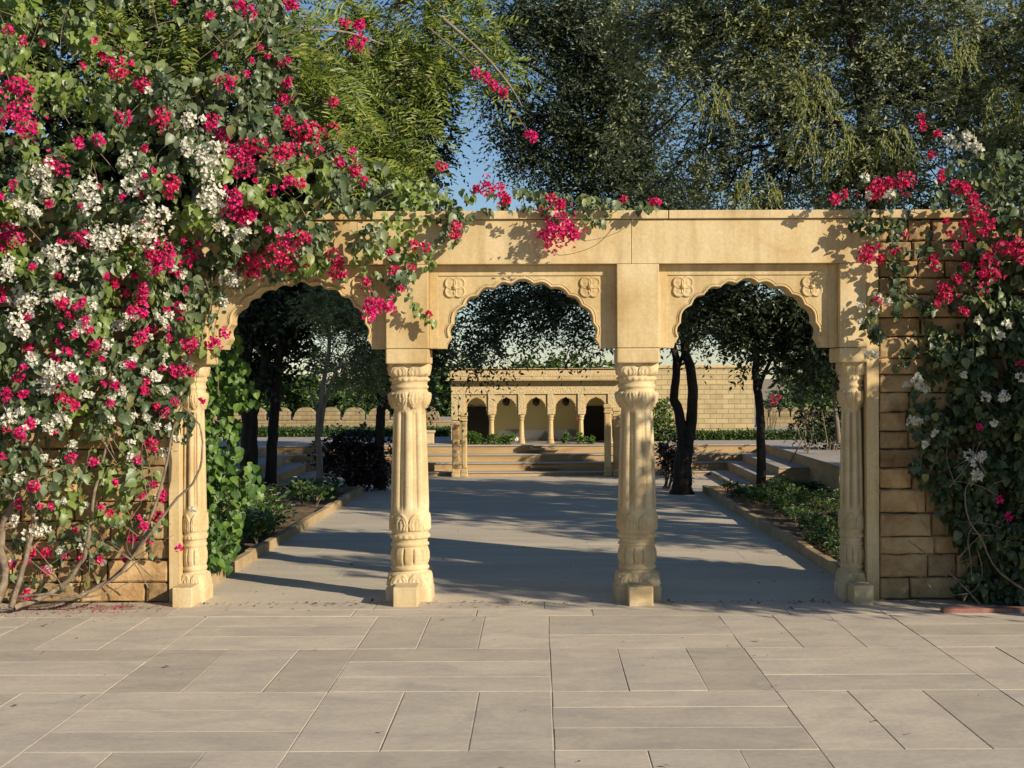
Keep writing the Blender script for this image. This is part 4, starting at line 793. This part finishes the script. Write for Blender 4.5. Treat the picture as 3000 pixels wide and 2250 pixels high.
# left trees
lw = [blob(560,640,75,19.4), blob(500,700,60,19.4), blob(540,780,50,19.4), blob(600,700,60,19.4), blob(640,640,70,19.6), blob(540,560,100,19.6), blob(470,620,90,19.4), blob(600,800,40,19.4)]
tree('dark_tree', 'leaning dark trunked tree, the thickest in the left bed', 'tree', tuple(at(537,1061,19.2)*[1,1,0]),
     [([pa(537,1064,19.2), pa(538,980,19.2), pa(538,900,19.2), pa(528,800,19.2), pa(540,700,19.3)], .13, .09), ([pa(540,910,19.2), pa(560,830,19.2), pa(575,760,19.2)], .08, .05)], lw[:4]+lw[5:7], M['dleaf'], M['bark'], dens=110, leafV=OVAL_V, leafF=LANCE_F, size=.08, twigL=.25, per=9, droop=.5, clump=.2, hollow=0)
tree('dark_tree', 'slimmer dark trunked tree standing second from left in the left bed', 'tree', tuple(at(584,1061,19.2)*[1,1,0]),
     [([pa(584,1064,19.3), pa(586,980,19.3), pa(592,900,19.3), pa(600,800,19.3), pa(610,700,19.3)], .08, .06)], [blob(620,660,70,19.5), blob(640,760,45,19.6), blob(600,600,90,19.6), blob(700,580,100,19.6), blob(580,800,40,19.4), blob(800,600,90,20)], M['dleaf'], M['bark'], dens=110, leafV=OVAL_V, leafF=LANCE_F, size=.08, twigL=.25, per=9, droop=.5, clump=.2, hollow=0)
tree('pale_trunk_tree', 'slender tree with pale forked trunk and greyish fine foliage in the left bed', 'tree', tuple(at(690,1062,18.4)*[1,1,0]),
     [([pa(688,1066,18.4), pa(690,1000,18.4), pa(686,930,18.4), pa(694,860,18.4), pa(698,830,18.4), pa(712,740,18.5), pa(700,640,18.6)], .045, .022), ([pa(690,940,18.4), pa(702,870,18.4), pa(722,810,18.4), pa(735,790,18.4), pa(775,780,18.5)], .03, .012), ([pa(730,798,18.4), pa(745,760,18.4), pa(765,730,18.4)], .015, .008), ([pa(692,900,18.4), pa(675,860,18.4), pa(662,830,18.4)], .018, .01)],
     [blob(700,690,65,18.6), blob(755,690,70,18.6), blob(790,750,55,18.7), blob(720,760,50,18.6), blob(760,810,40,18.8), blob(820,790,50,19), blob(740,630,70,18.7), blob(820,660,50,19)], M['sunlitgreen'], M['barkpale'], dens=220, leafV=LANCE_V*np.array([1.2,1,1]), leafF=LANCE_F, size=.058, twigL=.22, per=11, droop=.3, clump=.15, hollow=0)
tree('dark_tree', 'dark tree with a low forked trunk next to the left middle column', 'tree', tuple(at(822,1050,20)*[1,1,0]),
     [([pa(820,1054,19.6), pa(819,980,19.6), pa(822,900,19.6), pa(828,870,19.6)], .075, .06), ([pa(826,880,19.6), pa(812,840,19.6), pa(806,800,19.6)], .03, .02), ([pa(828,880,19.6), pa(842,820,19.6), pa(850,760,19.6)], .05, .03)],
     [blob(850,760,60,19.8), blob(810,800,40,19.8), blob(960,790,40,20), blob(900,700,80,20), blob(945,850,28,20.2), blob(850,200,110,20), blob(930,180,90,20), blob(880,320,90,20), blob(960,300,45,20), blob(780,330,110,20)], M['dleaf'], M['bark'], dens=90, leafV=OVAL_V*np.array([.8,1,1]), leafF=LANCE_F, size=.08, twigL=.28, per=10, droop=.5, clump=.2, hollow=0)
# off to the right: the tree whose crown shades the path
tree('shade_tree', 'tall spreading tree behind the right hand wall, crown beyond the right edge', 'tree', (6.8, 11.2, 0), [([(6.8,11.2,0),(6.7,11.1,2),(6.5,11,3.5)], .16, .09)],
     [(6.6,11,4.2,1.1), (5.6,11.8,3.9,.9), (7.6,10.6,4.2,1.1), (6.4,12.4,4.6,1.0), (7.4,12.6,3.6,1.1), (5.4,13.2,3.2,.8), (8.4,13.5,3.8,1.2)], M['olive'], M['bark'], dens=13, leafV=OVAL_V, leafF=LANCE_F, size=.09, twigL=.3, per=10, droop=.3, clump=.25, hollow=0, sub=10)

tree('shade_tree', 'small leafy tree on the open paving beyond the right edge', 'tree', (6.1, 6.95, 0), [([(6.1,6.95,0),(6.05,6.9,1.2),(6,6.95,2)], .09, .06)],
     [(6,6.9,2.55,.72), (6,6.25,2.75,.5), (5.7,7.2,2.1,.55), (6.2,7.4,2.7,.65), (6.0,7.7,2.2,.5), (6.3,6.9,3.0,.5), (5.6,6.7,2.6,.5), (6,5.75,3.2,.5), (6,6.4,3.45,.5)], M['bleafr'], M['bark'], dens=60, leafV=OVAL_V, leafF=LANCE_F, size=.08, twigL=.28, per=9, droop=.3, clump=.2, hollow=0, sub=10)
tree('young_tree', 'thin open crowned young tree behind the right hand wall, beyond the right edge', 'tree', (6.4, 10.0, 0), [([(6.4,10,0),(6.4,9.9,1.5),(6.4,9.8,2.3)], .05, .03)],
     [(6.5,9.5,2.9,.7), (6.2,10.6,2.8,.8), (7.2,9.6,3.2,.8), (5.8,10.2,3.3,.5)], M['olive'], M['bark'], dens=16, leafV=OVAL_V, leafF=LANCE_F, size=.08, twigL=.35, per=9, droop=.3, clump=.2, hollow=0, sub=14)
# dark mass of a tree close behind the left bougainvillea
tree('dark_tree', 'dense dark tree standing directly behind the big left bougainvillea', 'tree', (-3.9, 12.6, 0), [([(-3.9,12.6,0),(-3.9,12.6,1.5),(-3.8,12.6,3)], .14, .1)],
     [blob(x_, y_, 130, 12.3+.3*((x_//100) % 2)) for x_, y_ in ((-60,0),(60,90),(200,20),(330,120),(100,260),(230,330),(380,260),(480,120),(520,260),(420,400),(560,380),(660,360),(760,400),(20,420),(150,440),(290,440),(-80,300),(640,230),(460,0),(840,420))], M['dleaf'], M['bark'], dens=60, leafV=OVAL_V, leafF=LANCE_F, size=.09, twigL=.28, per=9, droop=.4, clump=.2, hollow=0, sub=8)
# shrubs and bushes
def shrub(name, label, cat, base, blobs, mat, dens, size, shape=OVAL_V, per=8, group=None, tw=.16, stems=8, clump=.09, F_=LANCE_F):
    o = empty(name, base, label, cat, group); m = MB(); C = crownfill(m, blobs, dens, shape, F_, size, twigL=tw, per=per, droop=.3, clump=clump, hollow=0); m.build('foliage', mat, o)
    m = MB()
    for i in rng.choice(len(C), min(stems, len(C)), replace=False): m.tube(curve(np.array(base)+rng.normal(size=3)*[.03,.03,0], C[i], 6, .1, .05), np.linspace(.012, .004, 6), 5)
    m.build('stem', M['stem'], o); return o
b0 = at(760,1050,19.6)
shrub('purple_shrub', 'rounded dark purple leaved shrub in the left bed', 'shrub', tuple(b0*[1,1,0]), [blob(720,970,40,19.6), blob(770,960,45,19.6), blob(815,975,38,19.6), blob(740,1010,40,19.4), blob(790,1015,40,19.4), blob(690,990,28,19.6), blob(830,1020,28,19.5)], M['purple'], 260, .055, stems=14)
b0 = at(1440,1055,19.6)
shrub('purple_shrub', 'small dark shrub behind the forked tree right of the path', 'shrub', tuple(b0*[1,1,0]), [blob(1445,975,28,19.3), blob(1455,1005,30,19.2), blob(1440,1000,25,19.3)], M['purple'], 420, .05)
b0 = at(1430,950,24.4)
shrub('green_bush', 'feathery green bush against the tall block wall', 'bush', tuple(b0*[1,1,0]+[0,0,ZF]), [blob(1428,900,28,24.4), blob(1440,925,26,24.4), blob(1415,930,24,24.4), blob(1432,945,20,24.4)], M['gleaf'], 260, .07)
b0 = at(1790,960,21)
shrub('silver_bush', 'large dark grey green bush filling the right end of the terrace', 'bush', tuple(b0*[1,1,0]), [blob(1760,880,45,21.5), blob(1800,900,55,21.5), blob(1740,920,35,21.5), blob(1780,930,40,21.3), blob(1720,860,25,21.6), blob(1850,900,60,21.5)], M['dleaf'], 150, .06)
shrub('silver_bush', 'small pale silvery bush in front of the dark tree crown', 'bush', tuple(at(1735,950,20.4)*[1,1,0]), [blob(1735,845,20,20.4), blob(1760,860,18,20.4)], M['silver'], 500, .05)
shrub('flowering_bush', 'small bush with red blossom behind the right terrace', 'bush', tuple(at(1660,950,30)*[1,1,0]), [blob(1668,868,14,29), blob(1680,860,10,29)], M['dleaf'], 300, .05)
fb_ = bpy.data.objects['flowering_bush']; m = MB()
for a_, b_ in ((1666,866),(1676,872),(1682,860),(1671,858)): flowers(m, at(a_, b_, 28.6), .045, sz=.035, dens=.3)
m.build('blossom', M['crimson'], fb_)
# heart leaved climber beside the left column
hb = []
o = empty('heart_leaf_shrub', (-2.75, 10.6, 0), 'bright green heart leaved shrub growing just behind the left column', 'shrub'); m = MB()
PH_ = [(432,640),(520,630),(505,700),(540,800),(560,860),(520,880),(515,960),(550,1000),(570,1060),(525,1090),(520,1150),(490,1230),(440,1215),(425,1100),(425,900),(425,760)]
x, y = place(4300, PH_, lambda x, y: np.where(x > 470, .55, 1.)); Yl = rng.uniform(10.35, 11.0, len(x)); q = nz(x*.01, y*.01, Yl*0, 4); k = q+rng.normal(size=len(x))*.2 > -.12; x, y, Yl = x[k], y[k], Yl[k]
pos = np.stack([(x-CX)*Yl/F, Yl, EYE-(y-CY)*Yl/F], -1); scatter(m, LEAF_V*np.array([1.15,1,1]), LEAF_F, pos, np.array([.6,-.8,.5])+rng.normal(size=pos.shape)*.4, np.array([.1,-.2,-1])+rng.normal(size=pos.shape)*.4, rng.uniform(.04, .08, len(pos)))
m.build('foliage', M['heart'], o); m = MB()
for i in range(16): a = pos[rng.integers(len(pos))]; m.tube(curve((-2.75+rng.normal()*.05, 10.7, 0), a, 8, .05, .03), np.linspace(.012, .003, 8), 5)
m.build('stem', M['stem'], o)
# hedges
def hedge(x0, x1, y0, y1, z0, z1, label, n):
    o = empty('hedge', ((x0+x1)/2, (y0+y1)/2, z0), label, 'hedge', 'clipped hedges on the terraces'); m = MB(); p = rng.uniform([x0, y0, z0], [x1, y1, z1], (n, 3)); f = rng.uniform(size=n); p[f < .45, 1] = y0+rng.uniform(0, .05, (f < .45).sum()); p[f > .7, 2] = z1-rng.uniform(0, .04, (f > .7).sum())
    p += rng.normal(size=p.shape)*.015; scatter(m, OVAL_V, LANCE_F, p, np.array([.2,-.6,.7])+rng.normal(size=p.shape)*.5, rdir(n)+np.array([0,-.2,.3]), rng.uniform(.035, .06, n)); m.build('foliage', M['gleaf'], o)
    MB().box(x0+.05, x1-.05, y0+.05, y1-.05, z0, z1-.05).build('twig_core', M['bark'], o)
hedge((1410-CX)*24.6/F, 6.5, 24.6, 25.1, ZF, ZF+.14, 'low clipped green hedge at the foot of the tall block wall', 9000)
hedge(-9, (970-CX)*26/F, 26.5, 27.1, ZF, ZF+.16, 'low clipped green hedge before the left battlemented wall', 12000)
# potted-height plants at the pavilion front
for i, v in enumerate((515, 570, 600, 700, 800, 860, 1340, 1485, 1560)):
    x = px(v); r_ = .06 if v not in (1340, 860) else .04
    shrub('terrace_plant', 'small bright green plant along the pavilion floor edge', 'plant', (x, YP-.25, ZF), [(x, YP-.25, ZF+.07, r_), (x+rng.normal()*.03, YP-.25, ZF+.13, r_*.7)], M['heart'], 9000, .035, group='small green plants in front of the pavilion', tw=.06, stems=4, clump=.03, per=6)
# bedding plants with white flowers
def bedding_proto(n, mat, fl_=True):
    g = MB(); C = rdir(n)*np.array([.13, .13, .07])*rng.uniform(.3, 1, n)[:, None]+np.array([0, 0, .10]); C[:, 2] = np.maximum(C[:, 2], .02)
    scatter(g, OVAL_V*np.array([1.1,1,1]), LANCE_F, C, np.array([.1,-.3,1])+rng.normal(size=C.shape)*.5, unit(C*[1,1,.3])+rng.normal(size=C.shape)*.4, rng.uniform(.03, .055, n)); return g
protos = []
def bedding(x, y, s, mat, lab, group, seed):
    key = (mat, seed)
    if key not in [p[0] for p in protos]:
        o = empty('bedding_plant', (0, 0, 0), lab, 'plant', group); g = bedding_proto(110, mat); f = g.build('foliage', M[mat], o)
        b = MB(); n = 5 if seed < 2 else 2; P = rdir(n)*[.1,.1,.03]+[0,0,.175]
        for k_ in range(5):
            a = k_*1.2566; dr = np.tile(np.array([math.cos(a), math.sin(a), 0]), (n, 1)); scatter(b, OVAL_V*np.array([1.5,1,1]), LANCE_F, P, np.tile(np.array([0.,-.35,.9]), (n, 1)), dr, .017*np.ones(n))
        fo = b.build('white_flower', M['white'], o)
        st_ = MB()
        for k_ in range(5): st_.tube(curve((0,0,0), (rng.normal()*.06, rng.normal()*.06, .13), 4, .05, .03), .003, 4)
        so_ = st_.build('stem', M['stem'], o)
        protos.append((key, o, [f, fo, so_]))
    else:
        pr = [p for p in protos if p[0] == key][0]; o = pr[1].copy(); COL.objects.link(o); o['label'] = lab; o['group'] = group
        for c in pr[2]: d = c.copy(); COL.objects.link(d); d.parent = o
    o.location = (x, y, .015); o.rotation_euler = (0, 0, rng.uniform(0, 6.28)); o.scale = (s, s, s*rng.uniform(.8, 1.2))
for i in range(210):
    y = 10.8+8.0*rng.uniform()**.8; x = 2.46+rng.uniform(0, 1)*min(3.2, (y*.23)-2.2+.9); bedding(x, y, rng.uniform(.6, 1.15), 'gleaf', 'low leafy bedding plant with small white flowers in the right bed', 'bedding plants in the right bed', i % 4)
for i in range(95):
    y = 10.4+8.4*rng.uniform()**.8; x = -2.6-rng.uniform(0, 1)*1.7*(y/14); bedding(x, y, rng.uniform(.9, 1.7), 'gleaf' if y > 11.8 else 'heart', 'low leafy bedding plant with small white flowers in the left bed' , 'bedding plants in the left bed', i % 4)
# far trees beyond the pavilion
for i, (x, y, r, Y) in enumerate([(1130,800,28,48), (1190,795,26,50), (1245,795,26,52), (1300,798,24,50), (1000,790,40,46), (960,830,45,42), (880,840,55,44), (760,860,50,42), (650,850,60,44), (540,840,70,44), (1400,810,30,50), (1700,850,40,40), (1780,840,50,42), (1880,830,60,42), (440,820,70,44)]):
    p = at(x, y, Y); s = r*Y/F
    tree('far_tree', 'pale green treetop showing above the pavilion roof' if x < 1320 and x > 1100 else 'distant green tree beyond the garden walls', 'tree', (p[0], Y, 0), [([(p[0], Y, 0), (p[0]+.05, Y, p[2]*.6), (p[0], Y, p[2])], .1, .05)],
         [(p[0], Y, p[2], s), (p[0]+s*.9, Y+.3, p[2]-s*.3, s*.7), (p[0]-s*.9, Y-.3, p[2]-s*.35, s*.7), (p[0], Y, p[2]-s*.9, s*.9)], M['gleaf'], M['bark'], group='trees beyond the garden walls', dens=22, leafV=OVAL_V, leafF=LANCE_F, size=.17, twigL=.35, per=8, droop=.3, clump=.25, hollow=0, sub=6)
